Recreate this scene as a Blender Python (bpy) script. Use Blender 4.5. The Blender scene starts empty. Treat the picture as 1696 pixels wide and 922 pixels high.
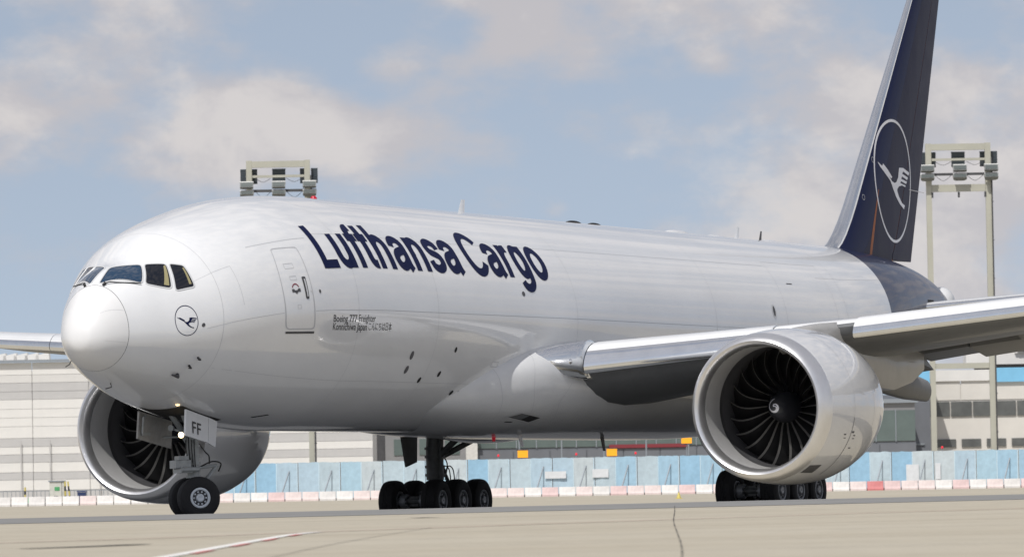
import bpy, math, random
from mathutils import Vector, Matrix, Euler
import mathutils.geometry as mg
random.seed(7)
scene = bpy.context.scene
C = scene.collection
R = math.radians

SUNAZ, SUNEL, NOSE_STEER = 1, 54, 47
# ------------------------------------------------------------------ camera, sky, sun, exposure
CAM = Vector((-120.5388, -67.1693, 0.88))
RX, UX, WX = Vector((0.418308, -0.908114, -0.018663)), Vector((-0.022976, -0.031120, 0.999252)), Vector((0.908015, 0.417566, 0.033883))
cd = bpy.data.cameras.new('camera'); cd.sensor_width = 36; cd.lens = 36*9261.9/1696
cd.dof.use_dof = True; cd.dof.focus_distance = 153; cd.dof.aperture_fstop = 3.6
cd.clip_start = 1; cd.clip_end = 30000
cam = bpy.data.objects.new('camera', cd); C.objects.link(cam)
m = Matrix((RX, UX, -WX)).transposed().to_4x4(); m.translation = CAM
cam.matrix_world = m
scene.camera = cam
SUN_AZ, SUN_EL = R(SUNAZ), R(SUNEL)          # azimuth measured from the aircraft's heading (-x) towards its port side
sdir = Vector((-math.cos(SUN_AZ)*math.cos(SUN_EL), -math.sin(SUN_AZ)*math.cos(SUN_EL), math.sin(SUN_EL)))
ld = bpy.data.lights.new('sun', 'SUN'); ld.energy = 2.95; ld.angle = R(0.53); ld.color = (1, .965, .915)
lo = bpy.data.objects.new('sun', ld); C.objects.link(lo); lo.rotation_euler = sdir.to_track_quat('Z', 'Y').to_euler(); lo.location = (0, 0, 60)
world = bpy.data.worlds.new('World'); scene.world = world; world.use_nodes = True
def build_world():
    nt = world.node_tree; nt.nodes.clear(); N = nt.nodes.new; L = nt.links.new
    out = N('ShaderNodeOutputWorld'); bg = N('ShaderNodeBackground'); bg.inputs[1].default_value = 0.10
    L(bg.outputs[0], out.inputs[0])
    sky = N('ShaderNodeTexSky'); sky.sky_type = 'NISHITA'; sky.sun_disc = False
    sky.sun_elevation = SUN_EL; sky.sun_rotation = math.atan2(sdir.x, sdir.y)
    sky.altitude = 110; sky.air_density = 1.0; sky.dust_density = 0.6; sky.ozone_density = 2.0
    tc = N('ShaderNodeTexCoord')
    # look a little higher into the clear part of the atmosphere: the air of the day is clear down to the horizon
    add = N('ShaderNodeVectorMath'); add.operation = 'ADD'; add.inputs[1].default_value = (0, 0, .16); L(tc.outputs['Generated'], add.inputs[0])
    nrm = N('ShaderNodeVectorMath'); nrm.operation = 'NORMALIZE'; L(add.outputs[0], nrm.inputs[0]); L(nrm.outputs[0], sky.inputs[0])
    hsv = N('ShaderNodeHueSaturation'); hsv.inputs['Saturation'].default_value = .58; hsv.inputs['Value'].default_value = SKYV; L(sky.outputs[0], hsv.inputs['Color'])
    # clouds: soft cumulus fields, flattened
    mp = N('ShaderNodeMapping'); mp.inputs['Location'].default_value = CLOUDLOC; mp.inputs['Scale'].default_value = (1, 1, 1.9); L(tc.outputs['Generated'], mp.inputs['Vector'])
    n1 = N('ShaderNodeTexNoise'); n1.inputs['Scale'].default_value = 16; n1.inputs['Detail'].default_value = 8; n1.inputs['Roughness'].default_value = .5; n1.inputs['Distortion'].default_value = .15
    n2 = N('ShaderNodeTexNoise'); n2.inputs['Scale'].default_value = 42; n2.inputs['Detail'].default_value = 9; n2.inputs['Roughness'].default_value = .6
    L(mp.outputs[0], n1.inputs['Vector']); L(mp.outputs[0], n2.inputs['Vector'])
    s1 = N('ShaderNodeMath'); s1.operation = 'MULTIPLY_ADD'; s1.inputs[1].default_value = .46; L(n2.outputs[0], s1.inputs[0]); L(n1.outputs[0], s1.inputs[2])
    # individual cloud masses and clear gaps over the field (direction, angular size, weight)
    last = s1.outputs[0]
    for x, y, z, sz, am in BLOBS:
        sb = N('ShaderNodeVectorMath'); sb.operation = 'SUBTRACT'; sb.inputs[1].default_value = (x, y, z); L(tc.outputs['Generated'], sb.inputs[0])
        ml = N('ShaderNodeVectorMath'); ml.operation = 'MULTIPLY'; ml.inputs[1].default_value = (1, 1, 1.35); L(sb.outputs[0], ml.inputs[0])
        ln = N('ShaderNodeVectorMath'); ln.operation = 'LENGTH'; L(ml.outputs[0], ln.inputs[0])
        rg = N('ShaderNodeMapRange'); rg.interpolation_type = 'SMOOTHSTEP'; rg.inputs[1].default_value = 0; rg.inputs[2].default_value = sz*1.5; rg.inputs[3].default_value = am; rg.inputs[4].default_value = 0; L(ln.outputs['Value'], rg.inputs[0])
        ad = N('ShaderNodeMath'); ad.operation = 'ADD'; L(last, ad.inputs[0]); L(rg.outputs[0], ad.inputs[1]); last = ad.outputs[0]
    s1 = ad
    r1 = N('ShaderNodeMapRange'); r1.interpolation_type = 'SMOOTHSTEP'; r1.inputs[1].default_value = .63; r1.inputs[2].default_value = .85; L(s1.outputs[0], r1.inputs[0])
    m1 = N('ShaderNodeMath'); m1.operation = 'MULTIPLY'; m1.inputs[1].default_value = .85; L(r1.outputs[0], m1.inputs[0])
    # bright sunlit heads inside the clouds
    n4 = N('ShaderNodeTexNoise'); n4.inputs['Scale'].default_value = 30; n4.inputs['Detail'].default_value = 10; n4.inputs['Roughness'].default_value = .6; n4.inputs['Distortion'].default_value = .3
    mp4 = N('ShaderNodeMapping'); mp4.inputs['Location'].default_value = (7.3, 2.2, 5.12); mp4.inputs['Scale'].default_value = (1, 1, 1.5); L(tc.outputs['Generated'], mp4.inputs['Vector']); L(mp4.outputs[0], n4.inputs['Vector'])
    s4 = N('ShaderNodeMath'); s4.operation = 'MULTIPLY_ADD'; s4.inputs[1].default_value = .55; L(s1.outputs[0], s4.inputs[0]); L(n4.outputs[0], s4.inputs[2])
    r2 = N('ShaderNodeMapRange'); r2.interpolation_type = 'SMOOTHSTEP'; r2.inputs[1].default_value = .88; r2.inputs[2].default_value = 1.08; L(s4.outputs[0], r2.inputs[0])
    cc = N('ShaderNodeMix'); cc.data_type = 'RGBA'; cc.inputs['A'].default_value = CLOUDA; cc.inputs['B'].default_value = CLOUDB; L(r2.outputs[0], cc.inputs['Factor'])
    mx = N('ShaderNodeMix'); mx.data_type = 'RGBA'; L(m1.outputs[0], mx.inputs['Factor']); L(hsv.outputs[0], mx.inputs['A']); L(cc.outputs['Result'], mx.inputs['B'])
    L(mx.outputs['Result'], bg.inputs[0])
BLOBS = [ (0.8679, 0.4902, 0.0805, 0.0205, 0.12), (0.8776, 0.4736, 0.0749, 0.013, 0.05), (0.8872, 0.457, 0.0644, 0.0124, 0.17), (0.8825, 0.4668, 0.057, 0.0162, 0.1), (0.8922, 0.4475, 0.0621, 0.0097, 0.08), (0.8971, 0.4359, 0.0719, 0.0059, 0.13), (0.9014, 0.4279, 0.0666, 0.0081, 0.07), (0.9068, 0.4141, 0.0787, 0.0092, 0.18), (0.9116, 0.4045, 0.0731, 0.007, 0.15), (0.9208, 0.3833, 0.0721, 0.0043, 0.12), (0.9256, 0.3699, 0.0798, 0.0086, 0.1), (0.9303, 0.3618, 0.0608, 0.0108, 0.02), (0.9221, 0.3844, 0.0452, 0.0162, 0.03), (0.8686, 0.4938, 0.0398, 0.0173, 0.09), (0.9399, 0.3382, 0.0462, 0.013, 0.02), (0.8664, 0.4952, 0.065, 0.0065, 0.08), (0.9109, 0.4101, 0.0462, 0.0027, 0.08), (0.8946, 0.4399, 0.0786, 0.014, -0.12), (0.8735, 0.4841, 0.0514, 0.014, -0.08), (0.9143, 0.4007, 0.0585, 0.0173, -0.09), (0.9022, 0.4244, 0.0772, 0.0065, -0.09), (0.9192, 0.3886, 0.0636, 0.0097, -0.06), (0.8781, 0.474, 0.0652, 0.0065, -0.05), (0.9252, 0.3735, 0.0665, 0.0065, -0.05), (0.898, 0.4374, 0.0484, 0.014, -0.05), (0.9376, 0.3415, 0.0657, 0.013, -0.02), (0.9254, 0.3751, 0.0536, 0.0162, -0.1), (0.9283, 0.3695, 0.0416, 0.013, -0.04) ]
SKYV = .94; CLOUDA = (4.8, 4.55, 4.65, 1); CLOUDB = (6.1, 5.7, 5.5, 1); CLOUDLOC = (3.1, 1.7, .4)
build_world()
scene.view_settings.view_transform = 'Standard'; scene.view_settings.look = 'None'
scene.view_settings.exposure = 0.22; scene.view_settings.gamma = 1.0; scene.view_settings.use_curve_mapping = False
scene.render.engine = 'CYCLES'; scene.cycles.use_denoising = True; scene.cycles.max_bounces = 6; scene.cycles.sample_clamp_indirect = 8

# ------------------------------------------------------------------ helpers
def tag(o, label=None, cat=None, group=None, kind=None):
    if label: o['label'] = label
    if cat: o['category'] = cat
    if group: o['group'] = group
    if kind: o['kind'] = kind
    return o
def empty(name, loc=(0,0,0), rz=0, parent=None):
    o = bpy.data.objects.new(name, None); C.objects.link(o); o.location = loc; o.rotation_euler = (0,0,rz); o.parent = parent
    o.empty_display_size = .3
    return o
class MB:
    def __init__(s): s.v = []; s.f = []; s.mi = []; s.cur = 0
    def add(s, vs, fs):
        b = len(s.v); s.v += [tuple(p) for p in vs]
        for f in fs: s.f.append(tuple(b+i for i in f)); s.mi.append(s.cur)
        return s
    def grid(s, rows, cu=False, cv=False, capa=False, capb=False):
        n, k = len(rows), len(rows[0]); vs = [p for r in rows for p in r]; fs = []
        for i in range(n if cu else n-1):
            for j in range(k if cv else k-1):
                a, b = i*k+j, i*k+(j+1) % k; c, d = ((i+1) % n)*k+(j+1) % k, ((i+1) % n)*k+j
                fs.append((a, b, c, d))
        if capa: fs.append(tuple(range(k-1, -1, -1)))
        if capb: fs.append(tuple((n-1)*k+j for j in range(k)))
        return s.add(vs, fs)
    def box(s, c, d, rot=None, bev=0):
        x, y, z = d[0]/2, d[1]/2, d[2]/2
        vs = [Vector((a*x, b*y, e*z)) for a in (-1,1) for b in (-1,1) for e in (-1,1)]
        if rot is not None:
            q = rot if isinstance(rot, Matrix) else Euler(rot).to_matrix(); vs = [q @ p for p in vs]
        vs = [p+Vector(c) for p in vs]
        return s.add(vs, [(0,1,3,2),(4,6,7,5),(0,4,5,1),(2,3,7,6),(0,2,6,4),(1,5,7,3)])
    def bar(s, a, b, w, h=None, up=(0,0,1)):
        a, b = Vector(a), Vector(b); d = (b-a); l = d.length; d.normalize(); h = h or w
        r = d.cross(Vector(up))
        if r.length < 1e-4: r = d.cross(Vector((1,0,0)))
        r.normalize(); u = r.cross(d)
        vs = [p+r*(i*w/2)+u*(j*h/2) for p in (a, b) for i, j in ((-1,-1),(1,-1),(1,1),(-1,1))]
        return s.add(vs, [(3,2,1,0),(4,5,6,7),(0,1,5,4),(1,2,6,5),(2,3,7,6),(3,0,4,7)])
    def tube(s, pts, rad, n=10, cap=True):
        pts = [Vector(p) for p in pts]
        rad = rad if isinstance(rad, (list, tuple)) else [rad]*len(pts)
        rows = []; pr = None
        for i, p in enumerate(pts):
            d = (pts[min(i+1, len(pts)-1)]-pts[max(i-1, 0)]).normalized()
            if pr is None: pr = d.orthogonal().normalized()
            else:
                pr = (pr-d*pr.dot(d))
                pr = pr.normalized() if pr.length > 1e-6 else d.orthogonal().normalized()
            q = d.cross(pr)
            rows.append([p+pr*(math.cos(6.28318*k/n)*rad[i])+q*(math.sin(6.28318*k/n)*rad[i]) for k in range(n)])
        return s.grid(rows, cv=True, capa=cap, capb=cap)
    def lathe(s, prof, n=48, axis='x', c=(0,0,0), closed=False):
        rows = []
        for x, r in prof:
            row = []
            for k in range(n):
                a = 2*math.pi*k/n; p = (x, r*math.cos(a), r*math.sin(a))
                if axis == 'y': p = (r*math.cos(a), x, r*math.sin(a))
                if axis == 'z': p = (r*math.cos(a), r*math.sin(a), x)
                row.append((p[0]+c[0], p[1]+c[1], p[2]+c[2]))
            rows.append(row)
        return s.grid(rows, cu=closed, cv=True)
    def prism(s, poly, fa, fb):
        n = len(poly); va = [fa(p) for p in poly]; vb = [fb(p) for p in poly]
        tri = mg.tessellate_polygon([[Vector((p[0], p[1], 0)) for p in poly]])
        fs = [tuple(t) for t in tri]+[tuple(i+n for i in reversed(t)) for t in tri]
        fs += [(i, (i+1) % n, n+(i+1) % n, n+i) for i in range(n)]
        return s.add(va+vb, fs)
    def build(s, name, mat, parent=None, smooth=True, sharp=38, loc=None):
        me = bpy.data.meshes.new(name); me.from_pydata(s.v, [], s.f); me.validate()
        mats = mat if isinstance(mat, (list, tuple)) else [mat]
        for q in mats: me.materials.append(q)
        if len(mats) > 1 and len(me.polygons) == len(s.mi): me.polygons.foreach_set('material_index', s.mi)
        import bmesh
        b = bmesh.new(); b.from_mesh(me); bmesh.ops.remove_doubles(b, verts=b.verts, dist=1e-5); bmesh.ops.recalc_face_normals(b, faces=b.faces); b.to_mesh(me); b.free()
        if smooth:
            me.polygons.foreach_set('use_smooth', [True]*len(me.polygons)); me.set_sharp_from_angle(angle=R(sharp))
        o = bpy.data.objects.new(name, me); C.objects.link(o); o.parent = parent
        if loc: o.location = loc
        return o
def dup(o, parent=None, **kw):
    c = o.copy(); C.objects.link(c); c.parent = parent
    for ch in o.children: dup(ch, c)
    return c

# ------------------------------------------------------------------ materials
def mat(name, base, rough=.5, metal=0., coat=0., coat_rough=.04, var=0., vscale=3., vstretch=(1,1,1), bump=0., bscale=40., spec=.5, emit=None, dark=None):
    mt = bpy.data.materials.new(name); mt.use_nodes = True; nt = mt.node_tree; N = nt.nodes.new; L = nt.links.new
    b = nt.nodes['Principled BSDF']; b.inputs['Base Color'].default_value = (*base, 1); b.inputs['Roughness'].default_value = rough
    b.inputs['Metallic'].default_value = metal; b.inputs['Coat Weight'].default_value = coat; b.inputs['Coat Roughness'].default_value = coat_rough
    b.inputs['Specular IOR Level'].default_value = spec
    if coat >= 1: b.inputs['Coat IOR'].default_value = 1.75
    if emit: b.inputs['Emission Color'].default_value = (*emit[0], 1); b.inputs['Emission Strength'].default_value = emit[1]
    if var or bump:
        tc = N('ShaderNodeTexCoord'); mp = N('ShaderNodeMapping'); mp.inputs['Scale'].default_value = vstretch; L(tc.outputs['Object'], mp.inputs['Vector'])
    if var:
        n = N('ShaderNodeTexNoise'); n.inputs['Scale'].default_value = vscale; n.inputs['Detail'].default_value = 7; n.inputs['Roughness'].default_value = .62; L(mp.outputs[0], n.inputs['Vector'])
        r = N('ShaderNodeMapRange'); r.inputs[1].default_value = .3; r.inputs[2].default_value = .7; L(n.outputs[0], r.inputs[0])
        mx = N('ShaderNodeMix'); mx.data_type = 'RGBA'
        d = dark or tuple(max(0, c*(1-var)) for c in base)
        mx.inputs['A'].default_value = (*d, 1); mx.inputs['B'].default_value = (*[min(1, c*(1+var*.6)) for c in base], 1)
        L(r.outputs[0], mx.inputs['Factor']); L(mx.outputs['Result'], b.inputs['Base Color'])
        rr = N('ShaderNodeMapRange'); rr.inputs[3].default_value = max(.02, rough*.8); rr.inputs[4].default_value = min(1, rough*1.25); L(n.outputs[0], rr.inputs[0]); L(rr.outputs[0], b.inputs['Roughness'])
    if bump:
        n3 = N('ShaderNodeTexNoise'); n3.inputs['Scale'].default_value = bscale; n3.inputs['Detail'].default_value = 5; L(mp.outputs[0], n3.inputs['Vector'])
        bp = N('ShaderNodeBump'); bp.inputs['Strength'].default_value = bump; bp.inputs['Distance'].default_value = .02; L(n3.outputs[0], bp.inputs['Height']); L(bp.outputs[0], b.inputs['Normal'])
    return mt
M = {}
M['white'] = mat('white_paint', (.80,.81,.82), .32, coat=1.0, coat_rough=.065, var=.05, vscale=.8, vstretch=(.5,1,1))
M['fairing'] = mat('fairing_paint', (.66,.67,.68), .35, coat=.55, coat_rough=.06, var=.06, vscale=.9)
M['radome'] = mat('radome_paint', (.77,.77,.77), .38, coat=.45, coat_rough=.10, var=.03, vscale=1.2)
M['navy'] = mat('navy_paint', (.006,.011,.052), .35, coat=.06, coat_rough=.03, spec=.08, var=.1, vscale=1.)
M['navy_tail'] = mat('navy_tail_paint', (.005,.010,.045), .3, coat=.42, coat_rough=.03, spec=.15, var=.1, vscale=1.)
M['navy_aft'] = mat('navy_fin_reflected_tone', (.012,.013,.042), .45, coat=.05, coat_rough=.2, spec=.12, var=.12, vscale=1.5, vstretch=(1,1,.15))  # greyer navy: reflection on the aft fin put into the base colour
M['navy_rudder_tone'] = mat('navy_rudder_reflected_tone', (.012,.013,.042), .45, coat=.05, coat_rough=.12, spec=.12, var=.1, vscale=1.)  # rudder colour carries the same greyer reflected tone
M['navy_text'] = mat('navy_lettering', (.003,.0075,.048), .4, coat=.03, coat_rough=.04, spec=.05)
M['black_text'] = mat('black_lettering', (.012,.013,.018), .4)
M['mark_white'] = mat('white_marking', (.72,.72,.76), .35, coat=.4)
M['seam'] = mat('panel_seam', (.50,.51,.53), .6)
M['seam_dark'] = mat('dark_gap', (.10,.10,.11), .6)
M['chrome'] = mat('polished_aluminium', (.86,.88,.90), .14, metal=1, var=.05, vscale=2, bump=.01, bscale=2.5)
M['lip'] = mat('brushed_inlet_lip', (.82,.82,.83), .32, metal=.9, var=.06, vscale=2)
M['nacelle'] = mat('nacelle_paint', (.64,.65,.67), .34, coat=1.0, coat_rough=.04, var=.04, vscale=1.2)
M['inlet'] = mat('inlet_barrel', (.42,.42,.42), .45, metal=.2, var=.06, vscale=4)
M['grey'] = mat('wing_grey', (.15,.155,.16), .45, var=.12, vscale=1.5, coat=.2)
M['pylon'] = mat('pylon_grey', (.36,.355,.345), .4, var=.15, vscale=1.5, coat=.3)
M['darkgrey'] = mat('dark_grey', (.07,.07,.075), .5, var=.2, vscale=3)
M['canoe'] = mat('flap_fairing_grey', (.20,.20,.195), .45, var=.2, vscale=2)
M['black'] = mat('black_void', (.012,.012,.013), .7)
M['glass'] = mat('cockpit_glass', (.012,.040,.085), .05, coat=.8, coat_rough=.01, spec=.6)  # windshield blue: reflected sky put into the base colour
M['glass_side'] = mat('cockpit_side_glass', (.010,.012,.018), .05, coat=.3, coat_rough=.01, spec=.3)
M['cream'] = mat('cream_curtain', (.30,.27,.14), .7)
M['frame'] = mat('window_frame', (.66,.67,.68), .4, metal=.2)
M['blade'] = mat('carbon_fan_blade', (.018,.018,.019), .35, coat=.3, coat_rough=.2)
M['blade_edge'] = mat('titanium_edge', (.50,.49,.47), .4, metal=.8)
M['tyre'] = mat('tyre_rubber', (.014,.014,.016), .75, var=.25, vscale=9, bump=.3, bscale=60)
M['rim'] = mat('wheel_rim', (.46,.48,.50), .4, metal=.5, var=.1, vscale=12)
M['gear_main'] = mat('shaded_gear_paint', (.10,.105,.105), .5, var=.3, vscale=7)  # dirty gear grey, darkened further: underside shade put into the colour
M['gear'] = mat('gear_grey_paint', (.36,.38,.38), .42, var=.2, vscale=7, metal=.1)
M['steel'] = mat('oleo_steel', (.75,.75,.76), .15, metal=1)
M['hose'] = mat('rubber_hose', (.015,.015,.016), .55)
M['lamp'] = mat('lit_lamp', (1,.9,.7), .3, emit=((1,.72,.36), 6))
M['red'] = mat('red_beacon', (.35,.01,.03), .3, emit=((1,.02,.05), .12))
M['orange_brown'] = mat('orange_brown', (.32,.085,.012), .5, var=.3, vscale=6)
M['copper'] = mat('inner_door', (.40,.39,.37), .45, var=.25, vscale=5)
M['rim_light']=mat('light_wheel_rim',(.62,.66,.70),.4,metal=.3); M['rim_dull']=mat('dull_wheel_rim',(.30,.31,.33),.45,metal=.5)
# ------------------------------------------------------------------ lofted bodies
ZC = 5.4576          # height of the fuselage centre line in the aircraft frame (x aft, y starboard, z up)
class Loft:
    """body made of superelliptic sections: stations x with top, bottom, half width (relative to z0)"""
    def __init__(s, xs, top, bot, wid, mids=None, z0=ZC, root=False, n=2.0):
        s.xs, s.c, s.z0, s.root, s.n = xs, (top, bot, wid), z0, root, n
        s.mids = mids
        s.k = [math.sqrt(x) if root else x for x in xs]
        s.m = []
        for y in s.c + ((mids,) if mids else ()):
            m = []
            for i in range(len(xs)):
                a = max(i-1, 0); b = min(i+1, len(xs)-1)
                if 0 < i < len(xs)-1:
                    d0 = (y[i]-y[i-1])/(s.k[i]-s.k[i-1]); d1 = (y[i+1]-y[i])/(s.k[i+1]-s.k[i])
                    h0 = s.k[i]-s.k[i-1]; h1 = s.k[i+1]-s.k[i]
                    m.append((d0*h1+d1*h0)/(h0+h1))
                else:
                    m.append((y[b]-y[a])/(s.k[b]-s.k[a]))
            s.m.append(m)
    def ev(s, j, x):
        y = s.c[j] if j < 3 else s.mids
        x = min(max(x, s.xs[0]), s.xs[-1]); q = math.sqrt(x) if s.root else x
        i = 0
        while i < len(s.k)-2 and q > s.k[i+1]: i += 1
        h = s.k[i+1]-s.k[i]; t = (q-s.k[i])/h; m = s.m[j]
        return ((2*t-3)*t*t+1)*y[i]+((t-2)*t+1)*t*h*m[i]+(3-2*t)*t*t*y[i+1]+(t-1)*t*t*h*m[i+1]
    def sec(s, x):
        t, b, w = s.ev(0, x), s.ev(1, x), s.ev(2, x)
        if s.mids: mid = s.ev(3, x)
        else: mid = b+(t-b)*(.5-.07*math.exp(-((x-1.5)/2.0)**2))
        return t, b, max(w, 0), mid
    def raw(s, x, th):
        """th in degrees: 0 = port side, 90 = crown, 180 = starboard, -90 = belly"""
        t, b, w, mid = s.sec(x); a = math.radians(th); c, q = math.cos(a), math.sin(a)
        e = 2.0/s.n
        c = math.copysign(abs(c)**e, c); q = math.copysign(abs(q)**e, q)
        return (x, -w*c, s.z0+mid+(t-mid if q > 0 else mid-b)*q)
    def at(s, x, th, off=0.0):
        p = s.raw(x, th)
        if off == 0: return p
        e = .02
        a = s.raw(x+e, th); b = s.raw(max(x-e, s.xs[0]), th); c = s.raw(x, th+.6); d = s.raw(x, th-.6)
        u = [a[i]-b[i] for i in range(3)]; v = [c[i]-d[i] for i in range(3)]
        n = (u[1]*v[2]-u[2]*v[1], u[2]*v[0]-u[0]*v[2], u[0]*v[1]-u[1]*v[0])
        l = math.sqrt(n[0]**2+n[1]**2+n[2]**2) or 1
        ctr = (x, 0, s.z0+s.sec(x)[3])
        sg = 1 if sum(n[i]*(p[i]-ctr[i]) for i in range(3)) > 0 else -1
        return tuple(p[i]+sg*off*n[i]/l for i in range(3))
NOSE_X = [0,.04,.12,.3,.6,1.0,1.5,2.1,2.8,3.6,4.6,5.8,7.2,9.0,11.]
NOSE = Loft(NOSE_X,
    [-.896,-.617,-.403,-.1,.235,.58,.88,1.10,1.50,1.93,2.25,2.545,2.82,3.02,3.1],
    [-.896,-1.102,-1.227,-1.396,-1.56,-1.70,-1.85,-2.02,-2.22,-2.45,-2.66,-2.85,-2.99,-3.09,-3.1],
    [0,.249,.389,.588,.806,1.04,1.326,1.631,1.971,2.341,2.658,2.883,3.035,3.09,3.1], root=True)
TAIL = Loft([42,45,48,51,54,56,58,59.6,60.75],
    [3.1,3.1,3.1,3.07,2.93,2.77,2.52,2.2,1.85],
    [-3.1,-2.86,-2.35,-1.72,-1.0,-.5,0.05,.5,.9],
    [3.1,3.03,2.8,2.42,1.9,1.5,1.06,.7,.42], mids=[0,.1,.3,.6,.9,1.1,1.28,1.4,1.42])
class Fuse:
    def raw(s, x, th):
        if x <= 11: return NOSE.raw(x, th)
        if x >= 42: return TAIL.raw(x, th)
        a = math.radians(th); return (x, -3.1*math.cos(a), ZC+3.1*math.sin(a))
    def at(s, x, th, off=0.0):
        if x <= 11: return NOSE.at(x, th, off)
        if x >= 42: return TAIL.at(x, th, off)
        a = math.radians(th); R = 3.1+off; return (x, -R*math.cos(a), ZC+R*math.sin(a))
    def sec(s, x):
        if x <= 11: return NOSE.sec(x)
        if x >= 42: return TAIL.sec(x)
        return 3.1, -3.1, 3.1, 0.0
FUS = Fuse(); FUS.n = 2.0; FUS.z0 = ZC
FAIR = Loft([15.5,17,18.5,20,22,25,29,33,36,38.5,41,43.5],
    [-1.6,-1.3,-.9,-.55,-.3,-.2,-.2,-.25,-.5,-.8,-1.3,-1.8],
    [-2.75,-2.95,-3.12,-3.2,-3.24,-3.26,-3.27,-3.27,-3.25,-3.15,-2.95,-2.6],
    [1.6,2.35,2.95,3.38,3.66,3.78,3.8,3.78,3.62,3.3,2.7,1.8],
    mids=[-2.1,-2.0,-1.85,-1.75,-1.7,-1.7,-1.7,-1.7,-1.75,-1.85,-2.0,-2.2], n=2.6)

# ------------------------------------------------------------------ the freighter (aircraft frame: x aft, y starboard, z up)
jet = empty('cargo_jet')
jet.matrix_world = Matrix(((0.99998368, -0.00007394, 0.00571273, 0), (0, 0.99991625, 0.01294166, 0), (-0.00571321, -0.01294145, 0.99989993, -0.324795), (0,0,0,1)))
tag(jet, 'white wide-body cargo jet with navy tail and lettering, taxiing on the apron', 'airplane')
NR = 120
def ring(L, x, th0=0, th1=360, n=NR, off=0.0):
    return [L.at(x, th0+(th1-th0)*k/n, off) for k in range(n if th1-th0 == 360 else n+1)]
RAD_X = .86
def fus_part(name, xs, material, capb=False):
    return MB().grid([ring(FUS, x) for x in xs], cv=True, capb=capb).build(name, material, jet, sharp=60)
def rng(a, b, n): return [a+(b-a)*i/n for i in range(n+1)]
radome = fus_part('radome', [(RAD_X-.006)*(i/26)**2 for i in range(27)], M['radome'])
fus = fus_part('fuselage', [RAD_X+.006+(11-RAD_X)*((i/60)**1.25) for i in range(61)]+rng(11.5, 42, 61)+rng(42.3, 49.4, 24), M['white'])
tailp = fus_part('tail_section', rng(49.4, 60.75, 44), M['navy_tail'], capb=True)
MB().grid([ring(FUS, x, off=-.004) for x in (RAD_X-.03, RAD_X, RAD_X+.03)], cv=True).build('radome_joint', M['seam_dark'], jet, sharp=60)
# tail cone with the exhaust of the auxiliary power unit
mb = MB()
rows = []
for x, t, b, w in ((60.65,1.92,.9,.44),(60.85,2.06,1.0,.50),(61.2,2.08,1.1,.46),(61.5,1.98,1.2,.38),(61.75,1.9,1.35,.28),(61.9,1.86,1.5,.2)):
    rows.append([(x, -w*math.cos(a), ZC+(t+b)/2+(t-b)/2*math.sin(a)) for a in [6.28318*k/24 for k in range(24)]])
tc_ = mb.grid(rows, cv=True, capa=True, capb=True).build('tail_cone', M['fairing'], jet)
MB().tube([(61.88,0,ZC+1.83),(61.98,0,ZC+1.83)], [.09,.07], 10).build('tail_light', M['mark_white'], tc_)

# ---- decals on a lofted body: 2-D shapes in (x, theta) laid a few millimetres proud of the skin
def scan(poly, ny=1, extra=0, nx=1):
    """polygon (may be concave) -> list of small quads following horizontal slabs"""
    ys = sorted(set([round(p[1], 6) for p in poly]))
    y0, y1 = ys[0], ys[-1]
    ys = sorted(set(ys+[y0+(y1-y0)*i/ny for i in range(ny+1)]))
    out = []
    n = len(poly)
    for a, b in zip(ys, ys[1:]):
        if b-a < 1e-6: continue
        cr = []
        for i in range(n):
            p, q = poly[i], poly[(i+1) % n]
            if p[1] == q[1]: continue
            lo_, hi_ = min(p[1], q[1]), max(p[1], q[1])
            if lo_ <= a+1e-6 and hi_ >= b-1e-6:
                f = lambda y: p[0]+(q[0]-p[0])*(y-p[1])/(q[1]-p[1])
                cr.append((f((a+b)/2), f(a), f(b)))
        cr.sort()
        for l, r in zip(cr[::2], cr[1::2]):
            for k in range(nx):
                t0, t1 = k/nx, (k+1)/nx
                out.append(((l[1]+(r[1]-l[1])*t0, a), (l[1]+(r[1]-l[1])*t1, a), (l[2]+(r[2]-l[2])*t1, b), (l[2]+(r[2]-l[2])*t0, b)))
    return out
def quads(mb, qs, fmap):
    for q in qs: mb.add([fmap(p) for p in q], [(0,1,2,3)])
    return mb
def ring_strip(mb, pts, half, fmap, closed=True, hy=None, sub=1):
    """constant-width line along a 2-D path"""
    hy = half if hy is None else hy
    P = []
    n = len(pts)
    for i in range(n if closed else n-1):
        a, b = pts[i], pts[(i+1) % n]
        for k in range(sub): P.append((a[0]+(b[0]-a[0])*k/sub, a[1]+(b[1]-a[1])*k/sub))
    if not closed: P.append(pts[-1])
    n = len(P); rows = []
    for i in range(n):
        a = P[(i-1) % n] if closed or i > 0 else P[i]; b = P[(i+1) % n] if closed or i < n-1 else P[i]
        p = P[i]
        def nrm(u, v):
            dx, dy = (v[0]-u[0])/half, (v[1]-u[1])/hy; l = math.hypot(dx, dy)
            return (-dy/l, dx/l) if l > 1e-9 else None
        n1, n2 = nrm(a, p), nrm(p, b); n1 = n1 or n2; n2 = n2 or n1
        mx_, my_ = n1[0]+n2[0], n1[1]+n2[1]; q = mx_*mx_+my_*my_
        k = 2/max(q, .9)
        rows.append([fmap((p[0]+mx_*k*half, p[1]+my_*k*hy)), fmap((p[0]-mx_*k*half, p[1]-my_*k*hy))])
    return mb.grid(rows, cu=closed)
def arc(cx, cy, rx, ry, a0, a1, n=14): return [(cx+rx*math.cos(R(a0+(a1-a0)*i/n)), cy+ry*math.sin(R(a0+(a1-a0)*i/n))) for i in range(n+1)]
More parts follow.
